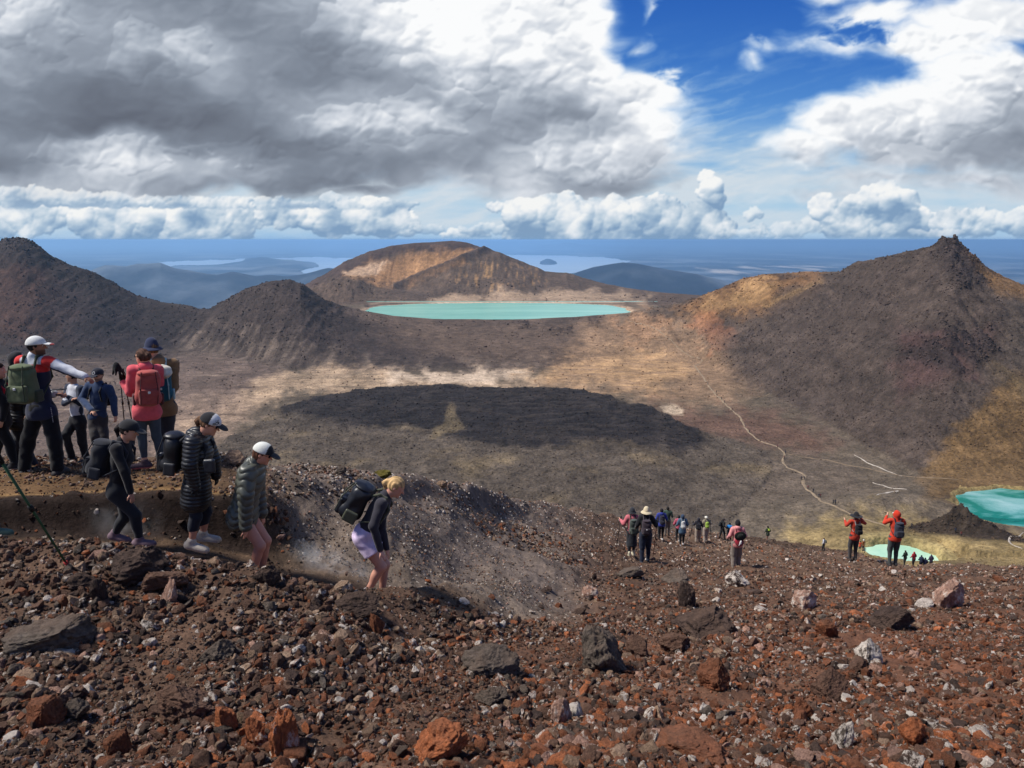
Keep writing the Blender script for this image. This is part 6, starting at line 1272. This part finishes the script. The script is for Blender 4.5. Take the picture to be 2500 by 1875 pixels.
# 5  man in the cap and sunglasses looking at his phone
y5 = hit(240, 1127, 12.0)[1] - .6
E = person(JJ(y5, head=(239, 916, 0), neck=(242, 941, 0), pelvis=(238, 1018, 0), eR=(200, 975, -.02), wR=(226, 1004, -.30), eL=(276, 972, .0), wL=(281, 1014, -.05), kR=(232, 1066, -.15), aR=(241, 1116, -.02), kL=(254, 1068, -.1), aL=(262, 1116, 0)), .95, 185,
 dict(skin=(196, 146, 122), hair=(60, 50, 46), cap=dict(col=(44, 46, 58), badge=1), shades=1, beard=(90, 78, 74), top=('jacket', (48, 66, 98)), legs=('trousers', (62, 58, 58)), shoes=((50, 48, 50), (80, 80, 80)), hem=.10), 'man in a navy cap, sunglasses and blue fleece looking at a phone', female=False, h=.010, pitch=.15)
backpack(E, 'black rucksack whose straps cross the man in the blue fleece', (34, 34, 38), w=.13, hh=.2)
phone(E['J']['wR'] + V3(.09, -.08, .03), V3(.9, -.3, 0), 'dark phone in the hand of the man in the blue fleece')
# 7  woman in the pink jacket, 8  person in the navy bucket hat behind her
y7 = hit(365, 1148, 9.0)[1]
E = person(JJ(y7, head=(348, 872, 0), neck=(355, 898, .02), pelvis=(358, 1000, .02), eL=(318, 957, -.05), wL=(300, 934, .0), eR=(392, 952, .22), wR=(350, 975, .38), kL=(346, 1064, 0), aL=(354, 1128, 0), kR=(382, 1066, .08), aR=(400, 1130, .14)) | {'fL': V3(-.75, -.2, 0), 'fR': V3(.1, .9, 0), 'hL': V3(-.3, .1, .9)}, .97, -32,
 dict(skin=(212, 160, 132), hair=(84, 58, 46), hairstyle='bun', shades=1, top=('jacket', (232, 98, 108)), hoodback=1, scarf=(176, 134, 46), legs=('leggings', (70, 80, 88)), crop=.1, shoes=((84, 64, 70), (206, 112, 114)), glove=(28, 28, 30), hem=.14, curl=.9), 'woman in a coral pink jacket and grey leggings holding hiking poles', headface=-68, h=.010)
backpack(E, 'coral red roll-top rucksack on the woman in the pink jacket', (178, 84, 78), w=.18, hh=.27, d=.115, top=-.01, accent=(90, 44, 46))
for i, (a, b, lab) in enumerate((((292, 905, -.03), (307, 1070, .1), 'black hiking pole held by the pink jacket woman, left of its pair'), ((299, 900, .03), (330, 1075, .2), 'black hiking pole held by the pink jacket woman, right of its pair'))):
    A = unproj(a[0], a[1], y7 + a[2]); B = unproj(b[0], b[1], y7 + b[2]); pole(A, B, lab, col=(52, 50, 54))
w_ = E['J']['wL']; root = thing('glove', 'pair of empty black gloves draped over the hiking pole grips', 'gloves', w_ + V3(-.02, 0, .1)); part('cuff', [ell_(w_ + V3(-.03, -.03, .13), (.05, .035, .07)), cap_(w_ + V3(-.06, -.03, .12), w_ + V3(-.085, -.04, .03), .022, .014), cap_(w_ + V3(.01, -.03, .12), w_ + V3(.055, -.03, .04), .024, .014), cap_(w_ + V3(-.03, -.05, .1), w_ + V3(-.035, -.06, .02), .02, .012)], .007, cl(26, 26, 30), CLOTH, w_, root)
y8 = y7 + .45
E = person(JJ(y8, head=(371, 853, 0), neck=(388, 884, 0), pelvis=(397, 992, .02), eL=(370, 940, 0), wL=(352, 968, .1), eR=(424, 944, .0), wR=(402, 986, .12), kL=(392, 1060, 0), aL=(392, 1118, 0), kR=(410, 1062, .05), aR=(396, 1122, .1)), 1.02, -25,
 dict(skin=(200, 156, 130), hair=(110, 84, 60), hat=dict(col=(46, 54, 84), brim=.15, drop=.55), top=('jacket', (138, 108, 78)), hoodback=1, legs=('trousers', (62, 60, 64)), shoes=((52, 60, 76), (70, 70, 80)), hem=.13, scarf=(44, 52, 58)), 'person in a navy bucket hat and tan jacket behind the pink jacket woman', headface=-50, female=False, h=.011)
backpack(E, 'teal blue rucksack with a cream cloth draped over it', (38, 92, 108), w=.16, hh=.25, d=.11, accent=(170, 196, 196), cloth=(214, 206, 190), tilt=.02)

# the four walkers in the sunken path
yw = 8.15
E = person(JJ(yw, head=(315, 1051, 0), neck=(299, 1082, 0), pelvis=(291, 1196, 0), eR=(304, 1150, -.20), wR=(319, 1203, -.20), eL=(290, 1150, .20), wL=(312, 1195, .22), kR=(331, 1258, -.08), aR=(340, 1316, -.08), kL=(306, 1262, .08), aL=(281, 1301, .10)) | {'fL': V3(.9, 0, -.25)}, .93, 90,
 dict(skin=(196, 146, 124), hair=(34, 28, 28), hairstyle='pony', cap=dict(col=(40, 40, 44), visor=(46, 46, 50)), top=('thin', BLK), legs=('leggings', (40, 42, 48)), shoes=((128, 106, 116), (158, 140, 146)), hem=.10, curl=.45), 'woman in a black cap and all black clothes walking right in the sunken path', pitch=.30, h=.009)
backpack(E, 'rounded black daypack on the woman in the black cap', (36, 38, 46), w=.15, hh=.25, d=.13, top=.0, accent=(50, 52, 60), tilt=.10)
E = person(JJ(yw - .05, head=(512, 1036, 0), neck=(484, 1066, 0), pelvis=(480, 1192, 0), eR=(463, 1134, -.24), wR=(476, 1188, -.20), eL=(521, 1122, .20), wL=(527, 1160, .22), kR=(479, 1262, -.08), aR=(468, 1322, -.09), kL=(503, 1250, .08), aL=(496, 1302, .10)) | {'fR': V3(.95, -.1, -.22), 'fL': V3(.97, 0, -.1)}, 1.0, 90,
 dict(skin=(206, 150, 126), hair=(112, 82, 60), hairstyle='pony', cap=dict(col=(34, 34, 38), front=(232, 232, 232), split=.012, visor=(38, 38, 42), button=1), shades=1, top=('puffer', (36, 37, 42)), hoodback=1, legs=('leggings', (40, 44, 56)), crop=.16, shoes=((214, 202, 186), (226, 218, 204)), glove=(30, 34, 42), hem=.27, cuff=1.0), 'woman in a black puffer coat and a black and white cap, walking in the path', pitch=.45, h=.009)
o_, base_, hd, hr, hf, hu, s_ = person.capframe
for txt, dz_ in (('LE', .082), ('PICK', .050)):
    cu = bpy.data.curves.new('lettering', 'FONT'); cu.body = txt; cu.size = .042; cu.extrude = .002; cu.align_x = 'CENTER'; tt = bpy.data.objects.new('lettering', cu); me_ = bpy.data.meshes.new_from_object(tt); t_ = bpy.data.objects.new('lettering', me_); COL.objects.link(t_)
    nn_ = unit(hf * .80 + hr * .62 + hu * .2); rx = unit(np.cross(V3(0, 0, 1), nn_)); up_ = np.cross(nn_, rx)
    c = hd + hu * (dz_ + .0) + hf * .078 + hr * .062 + nn_ * .012
    from mathutils import Matrix
    Mx = Matrix(((rx[0], up_[0], nn_[0], c[0] - base_[0]), (rx[1], up_[1], nn_[1], c[1] - base_[1]), (rx[2], up_[2], nn_[2], c[2] - base_[2]), (0, 0, 0, 1)))
    t_.parent = o_; t_.matrix_local = Mx; me_.materials.append(plain('black_print', cl(20, 20, 22), .8))
backpack(E, 'black rucksack on the woman in the black puffer coat', (34, 34, 38), w=.16, hh=.25, d=.12, top=-.02, accent=(52, 52, 56), shiny=True)
pp = unproj(511, 1138, yw - .30); root = thing('pouch', 'small dark sling pouch at the waist of the puffer coat woman', 'pouch', pp); part('pouch_body', [box_(pp, (.065, .028, .082), None, .026)], .007, cl(40, 43, 52), SHELL, V3(*pp), root, disp=wrinkle(.005, 14, 4)); tube('sling_strap', [V3(*pp) + V3(-.02, 0, .09), unproj(497, 1100, yw - .2), unproj(482, 1074, yw - .12)], .006, .006, cl(24, 24, 26), parent=root, base=V3(*pp))
E = person(JJ(yw - .1, head=(641, 1108, 0), neck=(617, 1136, 0), pelvis=(594, 1250, .02), eR=(600, 1205, -.24), wR=(600, 1290, -.22), eL=(628, 1195, .22), wL=(640, 1255, .2), kR=(636, 1333, -.08), aR=(618, 1400, -.08), kL=(650, 1320, .08), aL=(640, 1392, .1)), .98, 90,
 dict(skin=(208, 146, 122), hair=(96, 62, 46), hairstyle='braid', cap=dict(col=(226, 226, 218), front=(38, 38, 42), split=.05, visor=(40, 40, 44), button=1), shades=1, top=('wavy', (86, 88, 80)), legs=('shorts', (34, 36, 46)), short_len=.35, shoes=((120, 110, 100), (150, 140, 130)), hem=.16, curl=.4), 'woman in an olive quilted jacket, black shorts and a white mesh cap', pitch=.40, h=.009)
E = person(JJ(yw - .15, head=(966, 1189, 0), neck=(940, 1214, 0), pelvis=(889, 1304, .02), eR=(911, 1284, -.24), wR=(929, 1344, -.20), eL=(930, 1280, .20), wL=(944, 1340, .16), kR=(932, 1384, -.07), aR=(896, 1446, -.07), kL=(940, 1378, .07), aL=(932, 1450, .09)) | {'hR': V3(.45, -.1, -.75)}, .96, 90,
 dict(skin=(206, 150, 128), hair=(204, 168, 118), hairstyle='pony', top=('thin', (56, 54, 62)), legs=('shorts', (236, 214, 244)), short_len=.52, shoes=((200, 190, 190), (220, 215, 210)), hem=.07, curl=.3), 'blonde woman in lilac shorts leaning forward with a hand on her knee', pitch=.55, h=.008)
backpack(E, 'shiny black rucksack on the blonde woman in lilac shorts', (28, 30, 38), w=.17, hh=.25, d=.15, top=-.04, accent=(84, 86, 70), shiny=True)
# green pole and the shoe of someone walking in from the left
A = unproj(-20, 1090, 6.0); B = unproj(170, 1378, 6.6); pole(A, (B[0], B[1], float(zat(B[0], B[1])) - .02), 'green hiking pole with a red tip slanting in from the left edge', col=(48, 84, 56), tip=(176, 54, 50), r=.013)
person(JJ(7.9, head=(-150, 950, 0), neck=(-150, 985, 0), pelvis=(-140, 1110, 0), eR=(-120, 1060, -.2), wR=(-80, 1100, -.25), eL=(-150, 1060, .2), wL=(-120, 1110, .2), kR=(-70, 1200, -.05), aR=(-14, 1288, -.05), kL=(-120, 1200, .05), aL=(-190, 1290, .05)), 1.0, 90,
 dict(top=('jacket', (60, 70, 90)), hair=(60, 44, 36), legs=('trousers', (40, 42, 48)), shoes=((96, 122, 104), (190, 196, 170)), hem=.1), 'hiker almost wholly outside the left edge, only a teal running shoe showing', h=.013)

# ---- hikers further down: posed from their feet, height and heading
def walker(px, py, hpx, face, O, label, ymin=11, h=None, stride=.12, lean=.04, armR=None, armL=None, female=True, group=None, yy=None, pitch=0.0, headface=None, bend=.0, cat='person', realh=None, seat=False):
    """(px, py) between the feet in the photograph; hpx its height there"""
    if yy is None: x, y, z = hit(px, py, ymin)
    else: x, y, z = unproj(px, py, yy)
    x, y, z = float(x), float(y), float(z)
    H = hpx * (y * CP - z * SP) / F; s = H / 1.70; a = rad(face); f = V3(math.sin(a), math.cos(a), 0); r = V3(math.cos(a), -math.sin(a), 0); b = V3(x, y, z)
    up = V3(0, 0, 1) + f * lean * 2; J = {}
    pv = b + V3(0, 0, .93 * s); nk = pv + unit(up) * .53 * s; J['pelvis'], J['neck'] = pv, nk; J['head'] = nk + unit(up + f * .2 + V3(0, 0, .4)) * .135 * s
    for q, sg in (('R', 1), ('L', -1)):
        st = stride * sg * s; J['k' + q] = pv + r * sg * .10 * s + V3(0, 0, -.43 * s) + f * (st * .6 + .05 * s); J['a' + q] = b + r * sg * .10 * s + f * st + V3(0, 0, .09 * s)
        sh = nk + r * sg * .19 * s; J['e' + q] = sh + V3(0, 0, -.27 * s) + r * sg * .07 * s - f * .03 * s; J['w' + q] = J['e' + q] + V3(0, 0, -.16 * s) + f * .18 * s + r * sg * .02
        arm = armR if q == 'R' else armL
        if arm is not None: J['e' + q] = sh + (r * sg * arm[0][0] + f * arm[0][1] + V3(0, 0, arm[0][2])) * s; J['w' + q] = J['e' + q] + (r * sg * arm[1][0] + f * arm[1][1] + V3(0, 0, arm[1][2])) * s
    h = h or max(.014, .0011 * y); E = person(J, s, face, O, label, h=min(h, .05), group=group, female=female, pitch=pitch, headface=headface); return E
PH = ((.12, .12, -.20), (.0, .22, .05))
hold = ((.10, -.02, -.26), (.06, .22, .06))
A_ = walker(1541, 1360, 121, -4, dict(hat=dict(col=(52, 54, 60), brim=.14, drop=.9), top=('jacket', (204, 112, 120)), legs=('leggings', (38, 42, 48)), skirt=((44, 48, 56), .52), shoes=((214, 206, 180), (214, 206, 180)), boot=.12, hem=.1), 'hiker with a dark bucket hat, pink sleeves and a long dark skirt', armL=hold, armR=hold)
backpack(A_, 'grey green rucksack on the hiker with pink sleeves', (78, 86, 80), w=.17, hh=.28, d=.11)
B_ = walker(1574, 1373, 137, 6, dict(hat=dict(col=(222, 206, 172), brim=.17, drop=.7), top=('jacket', (36, 36, 40)), legs=('trousers', (34, 42, 62)), shoes=((48, 56, 72), (70, 76, 90)), hem=.1), 'hiker in a cream bucket hat, black sweater and navy trousers', armR=hold, female=True)
backpack(B_, 'dark plum rucksack on the hiker in the cream bucket hat', (62, 52, 60), w=.155, hh=.24, d=.11, accent=(88, 80, 84))
def gp(E, q, off, label, **k):
    w_ = E['J']['w' + q]; fx = w_ + V3(*off); b = V3(fx[0], fx[1], float(zat(fx[0], fx[1]))); pole(w_ + unit(w_ - b) * .12 * E['s'], b, label, r=.009 * max(1, w_[1] / 18), **k)
gp(A_, 'L', (-.10, .1, 0), 'thin pole on the left of the hiker with pink sleeves', tip=(60, 30, 30)); gp(A_, 'R', (.0, .3, 0), 'thin pole on the right of the hiker with pink sleeves')
gp(B_, 'R', (-.12, -.1, 0), 'reddish pole in the right hand of the hiker in the cream hat', col=(96, 44, 44))
C_ = walker(1613, 1322, 82, 3, dict(hair=(34, 30, 30), top=('jacket', (54, 66, 150)), hoodback=1, legs=('leggings', (34, 34, 38)), shoes=((216, 214, 210), (220, 220, 216)), hem=.14), 'hiker in a bright royal blue jacket and white shoes')
backpack(C_, 'dark rucksack on the royal blue jacket', (52, 52, 64), w=.15, hh=.24)
walker(1628, 1308, 72, 8, dict(hair=(30, 28, 30), top=('jacket', (66, 84, 72)), legs=('trousers', (120, 112, 104)), shoes=((60, 60, 60), (60, 60, 60)), glove=(30, 30, 30)), 'dark haired hiker in grey green beyond the royal blue jacket', female=False)
E_ = walker(1664, 1333, 79, 2, dict(hood=(54, 72, 96), top=('jacket', (78, 104, 128)), legs=('leggings', (32, 32, 38)), shoes=((190, 186, 184), (200, 200, 200)), hem=.3), 'hiker in a teal blue hooded coat carrying a white pack')
backpack(E_, 'pale grey daypack on the teal blue coat', (196, 196, 194), w=.13, hh=.21, accent=(150, 150, 150))
walker(1655, 1324, 68, 5, dict(hair=(40, 34, 40), top=('jacket', (188, 92, 110)), legs=('leggings', (36, 36, 40)), shoes=((190, 190, 188), (190, 190, 188))), 'dark haired hiker in pink mostly hidden by the teal blue coat')
F_ = walker(1703, 1324, 62, 12, dict(hair=(40, 42, 52), hood=(44, 44, 54), top=('jacket', (44, 42, 50)), legs=('wide', (168, 152, 136)), shoes=((150, 140, 130), (150, 140, 130)), hem=.12), 'hiker in a black jacket and beige trousers beside a white cap', armL=hold)
backpack(F_, 'black daypack hanging low on the hiker in beige trousers', (34, 34, 40), w=.19, hh=.22, top=.08)
gp(F_, 'L', (-.15, .0, 0), 'dark pole left of the hiker in the black jacket and beige trousers')
G_ = walker(1722, 1323, 64, -5, dict(cap=dict(col=(228, 224, 210)), hair=(200, 190, 170), top=('jacket', (150, 140, 120)), legs=('wide', (176, 160, 146)), shoes=((190, 180, 170), (190, 180, 170)), hem=.1), 'hiker in a white cap and pale trousers with a lime pack', armR=hold)
backpack(G_, 'lime green striped rucksack on the hiker in the white cap', (156, 184, 76), w=.15, hh=.22, accent=(50, 54, 50))
gp(G_, 'R', (.12, .0, 0), 'dark pole right of the hiker with the lime pack')
H_ = walker(1762, 1316, 53, 80, dict(cap=dict(col=(70, 64, 62)), hair=(60, 50, 46), shades=1, top=('jacket', (38, 40, 42)), scarf=(216, 212, 206), legs=('trousers', (32, 34, 38)), shoes=((80, 76, 72), (90, 90, 90)), hem=.12), 'hiker in black with a white collar, turned to the right', stride=.16, female=False, headface=110)
backpack(H_, 'small black pack on the hiker with the white collar', (32, 34, 36), w=.13, hh=.2)
walker(1779, 1321, 46, 30, dict(hair=(28, 26, 28), top=('jacket', lambda P_, e: np.where((((P_ - e['nk']) @ e['U']) > -.18)[:, None], cl(52, 140, 214), cl(36, 42, 54))), legs=('trousers', (34, 38, 46)), shoes=((60, 60, 64), (60, 60, 64))), 'hiker with a sky blue shoulder yoke beside the pink jacket', stride=.2)
J_ = walker(1796, 1385, 117, 2, dict(hair=(34, 30, 34), hat=dict(col=(34, 32, 36), brim=.105, drop=.4), top=('jacket', (226, 150, 148)), hoodback=1, legs=('wide', (142, 130, 120)), shoes=((176, 166, 158), (196, 190, 184)), hem=.16), 'hiker in a pale pink rain jacket and grey trousers walking away', stride=.05)
bpk, o, base = backpack(J_, 'crimson red rucksack with a dark hat strapped on, on the pale pink jacket', (150, 32, 52), w=.15, hh=.26, d=.11, top=.06, accent=(90, 20, 34))
hc_ = o(0, -1.35, .55); root = thing('hat', 'black green floppy hat strapped to the crimson rucksack', 'hat', V3(*hc_)); part('hat_crown', [ell_(hc_, (.10, .05, .09))], .012, cl(36, 42, 36), CLOTH, hc_, root); part('hat_brim', [ell_(hc_ + V3(0, .02, 0), (.19, .022, .155))], .010, cl(44, 50, 42), CLOTH, hc_, root)
tc_ = o(.05, -1.5, -.35); root = thing('charm', 'small white plush charm hanging from the crimson rucksack', 'charm', V3(*tc_)); part('charm_body', [ell_(tc_, (.04, .03, .05)), ell_(tc_ + V3(.01, 0, .055), (.03, .028, .03)), cap_(tc_, tc_ + V3(-.05, 0, -.08), .02, .012)], .010, cl(232, 228, 226), CLOTH, tc_, root)
K_ = walker(1873, 1325, 42, -10, dict(hair=(40, 34, 34), top=('jacket', (66, 76, 62)), legs=('shorts', (50, 56, 50)), short_len=.3, skin=(150, 110, 92), shoes=((50, 46, 44), (50, 46, 44)), hem=.2), 'lone hiker in a dark olive jacket with bare legs', stride=.16)
backpack(K_, 'yellow green pack on the lone hiker in dark olive', (170, 196, 70), w=.12, hh=.12, top=-.05)
up1 = ((.16, .06, -.14), (-.14, .14, .20)); 
L_ = walker(2081, 1368, 120, -3, dict(hat=dict(col=(38, 38, 42), brim=.205, drop=.15), hair=(60, 48, 42), top=('jacket', (196, 66, 44)), hoodback=1, legs=('trousers', (66, 64, 66)), shoes=((60, 54, 52), (70, 66, 62)), hem=.17), 'hiker in an orange red jacket and wide black hat raising a hand', armR=up1, armL=((.10, .06, -.20), (-.04, .20, .10)), stride=.0, female=False, lean=0)
backpack(L_, 'small black pack with white cords on the hiker in the black hat', (30, 30, 34), w=.14, hh=.19, top=.06, accent=(150, 150, 150))
cm = L_['J']['wR'] + V3(-.05, .08, .05); root = thing('camera', 'small camera raised to the face of the black hat hiker', 'camera', cm); part('camera_case', [box_(cm, (.06, .03, .04), None, .01)], .010, cl(40, 38, 40), RUBBER, cm, root); part('lens', [cap_(cm, cm + V3(0, .06, 0), .028, .026)], .008, cl(20, 20, 22), RUBBER, cm, root)
upA = ((.10, .10, -.16), (-.12, .16, .16))
M_ = walker(2178, 1381, 138, 4, dict(hood=(214, 62, 38), top=('jacket', (212, 66, 42)), legs=('trousers', (74, 80, 80)), shoes=((58, 56, 56), (70, 70, 70)), hem=.13, shiny=0), 'hiker in a bright orange hooded jacket holding both hands up in front', armR=upA, armL=upA, stride=.03, lean=.03, female=False, headface=-30)
part('visor', [ell_(M_['hd'] + M_['hf'] * .11 + V3(-.05, 0, .06), (.07, .06, .03))], .012, cl(226, 222, 216), CLOTH, M_['base'], M_['root'])
backpack(M_, 'slate grey rucksack with a white diamond on the orange jacket', (58, 62, 74), w=.15, hh=.25, top=.02, accent=(40, 44, 54))
N_ = walker(2010, 1345, 33, -60, dict(hair=(40, 40, 46), top=('jacket', (206, 208, 214)), legs=('trousers', (34, 34, 38)), shoes=((40, 40, 40), (40, 40, 40)), hem=.1), 'small hiker in a white jacket heading left down the slope', stride=.14)
backpack(N_, 'dark teal pack on the small hiker in white', (44, 74, 86), w=.15, hh=.2, top=0)
walker(2107, 1346, 30, -20, dict(hood=(228, 224, 214), top=('jacket', (172, 110, 54)), legs=('trousers', (70, 48, 44)), shoes=((60, 50, 46), (60, 50, 46))), 'small hiker in yellow brown with a pale hood below the black hat hiker', h=.05)
walker(2098, 1347, 27, 20, dict(hair=(60, 40, 36), top=('jacket', (206, 82, 44)), legs=('trousers', (60, 50, 48)), shoes=((60, 50, 46), (60, 50, 46))), 'small hiker in bright orange half hidden by the black hat hiker', h=.05)
for px, py, hp, O, lab in ((2208, 1374, 34, dict(hair=(44, 40, 38), top=('jacket', (46, 62, 50)), legs=('trousers', (50, 50, 46)), shoes=((40, 40, 40), (40, 40, 40))), 'person in dark green in front of the mint pool, left of the red jacket'),
    (2229, 1377, 34, dict(hood=(170, 40, 52), top=('jacket', (166, 38, 50)), legs=('trousers', (56, 50, 50)), shoes=((40, 40, 40), (40, 40, 40))), 'person in a crimson hooded jacket in front of the mint pool'),
    (2247, 1382, 30, dict(hair=(36, 34, 40), top=('jacket', (50, 62, 86)), legs=('trousers', (40, 44, 54)), shoes=((40, 40, 40), (40, 40, 40))), 'person in slate blue just right of the crimson jacket'),
    (2256, 1388, 30, dict(hair=(40, 34, 36), top=('jacket', (40, 46, 76)), legs=('trousers', (40, 42, 54)), shoes=((40, 40, 40), (40, 40, 40))), 'person in navy lowest in the group by the mint pool'),
    (2271, 1382, 32, dict(hood=(70, 62, 84), top=('jacket', (72, 66, 86)), legs=('trousers', (50, 48, 56)), shoes=((40, 40, 40), (40, 40, 40))), 'person in dusky purple, rightmost of the group by the mint pool')):
    walker(px, py + 8, hp + 6, float(RNG.uniform(-40, 40)), O, lab, yy=52.0, h=.05)
# specks of people along the pale track
protos = []
def speck(px, py, hp, kind, label, group):
    cols = [((60, 54, 58), (40, 38, 42)), ((44, 48, 66), (36, 36, 40)), ((120, 60, 54), (44, 42, 46))]
    x, y, z = hit(px, py, 250)
    if len(protos) < 3:
        c = cols[len(protos)]; E = walker(px, py, hp, 10, dict(hair=(40, 34, 32), top=('jacket', c[0]), legs=('trousers', c[1]), shoes=((36, 34, 34), (36, 34, 34))), label, ymin=250, h=.05, group=group); protos.append(E['root']); return
    src = protos[kind % 3]; o = src.copy(); COL.objects.link(o); o.location = (x, y, z); o['label'] = label; o.rotation_euler[2] = float(RNG.uniform(-.6, .6))
    for ch in src.children: c = ch.copy(); COL.objects.link(c); c.parent = o
SP_ = [(1761, 976), (1769, 984), (1787, 1003), (1830, 1057), (1917, 1109), (1914, 1121), (1956, 1173), (1963, 1173), (1972, 1195), (1985, 1204), (1999, 1216), (2003, 1216), (2034, 1232), (2039, 1232), (1898, 1094), (2225, 1290), (2332, 1302), (2346, 1310), (1749, 960), (1728, 940)]
for i, (px, py) in enumerate(SP_): speck(px, py, 9.5 if py > 1080 else 7.5, i, 'tiny dark walker far off on the pale track across the crater', 'tiny walkers on the distant pale track')

# ---------------------------------------------------------------- steam seeping from the warm ground beside the path
def steam(px, py, y, rx, ry, rz, dens, seed, tilt=0.0):
    x, y, z = [float(v) for v in unproj(px, py, y)]; v, f = ICO[3]
    p = v * (1 + .22 * noise3(v, 1.6, seed)[:, None])
    o = mesh_np('steam', p * np.array([rx, ry, rz]), f, None); o.location = (x, y, z); o.rotation_euler = (0, tilt, 0)
    m = bpy.data.materials.new('steam_vapour'); m.use_nodes = True; N, L = m.node_tree.nodes, m.node_tree.links; N.clear()
    vp = N.new('ShaderNodeVolumePrincipled'); out = N.new('ShaderNodeOutputMaterial'); L.new(vp.outputs[0], out.inputs['Volume'])
    tc = N.new('ShaderNodeTexCoord'); n = N.new('ShaderNodeTexNoise'); n.inputs['Scale'].default_value = 3.2; n.inputs['Detail'].default_value = 3; n.inputs['Distortion'].default_value = 1.2; L.new(tc.outputs['Object'], n.inputs['Vector'])
    mp = N.new('ShaderNodeMapping'); mp.inputs['Scale'].default_value = (1 / rx, 1 / ry, 1 / rz); L.new(tc.outputs['Object'], mp.inputs[0])
    ln = N.new('ShaderNodeVectorMath'); ln.operation = 'LENGTH'; L.new(mp.outputs[0], ln.inputs[0])
    r = N.new('ShaderNodeMapRange'); r.inputs[1].default_value = 1.0; r.inputs[2].default_value = 0.0; L.new(ln.outputs['Value'], r.inputs[0])
    r2 = N.new('ShaderNodeMapRange'); r2.inputs[1].default_value = .42; r2.inputs[2].default_value = .75; r2.inputs[4].default_value = dens; L.new(n.outputs[0], r2.inputs[0])
    mu = N.new('ShaderNodeMath'); mu.operation = 'MULTIPLY'; L.new(r.outputs[0], mu.inputs[0]); L.new(r2.outputs[0], mu.inputs[1]); L.new(mu.outputs[0], vp.inputs['Density'])
    vp.inputs['Color'].default_value = (.95, .95, .95, 1); o.data.materials.append(m); m.cycles.volume_step_rate = 1.0
    tag(o, 'thin steam drifting over the sunken path', kind='stuff')
steam(300, 1270, 8.45, .55, .2, .42, 1.3, 3)
steam(800, 1372, 8.7, .62, .25, .24, 4.5, 5, .35)
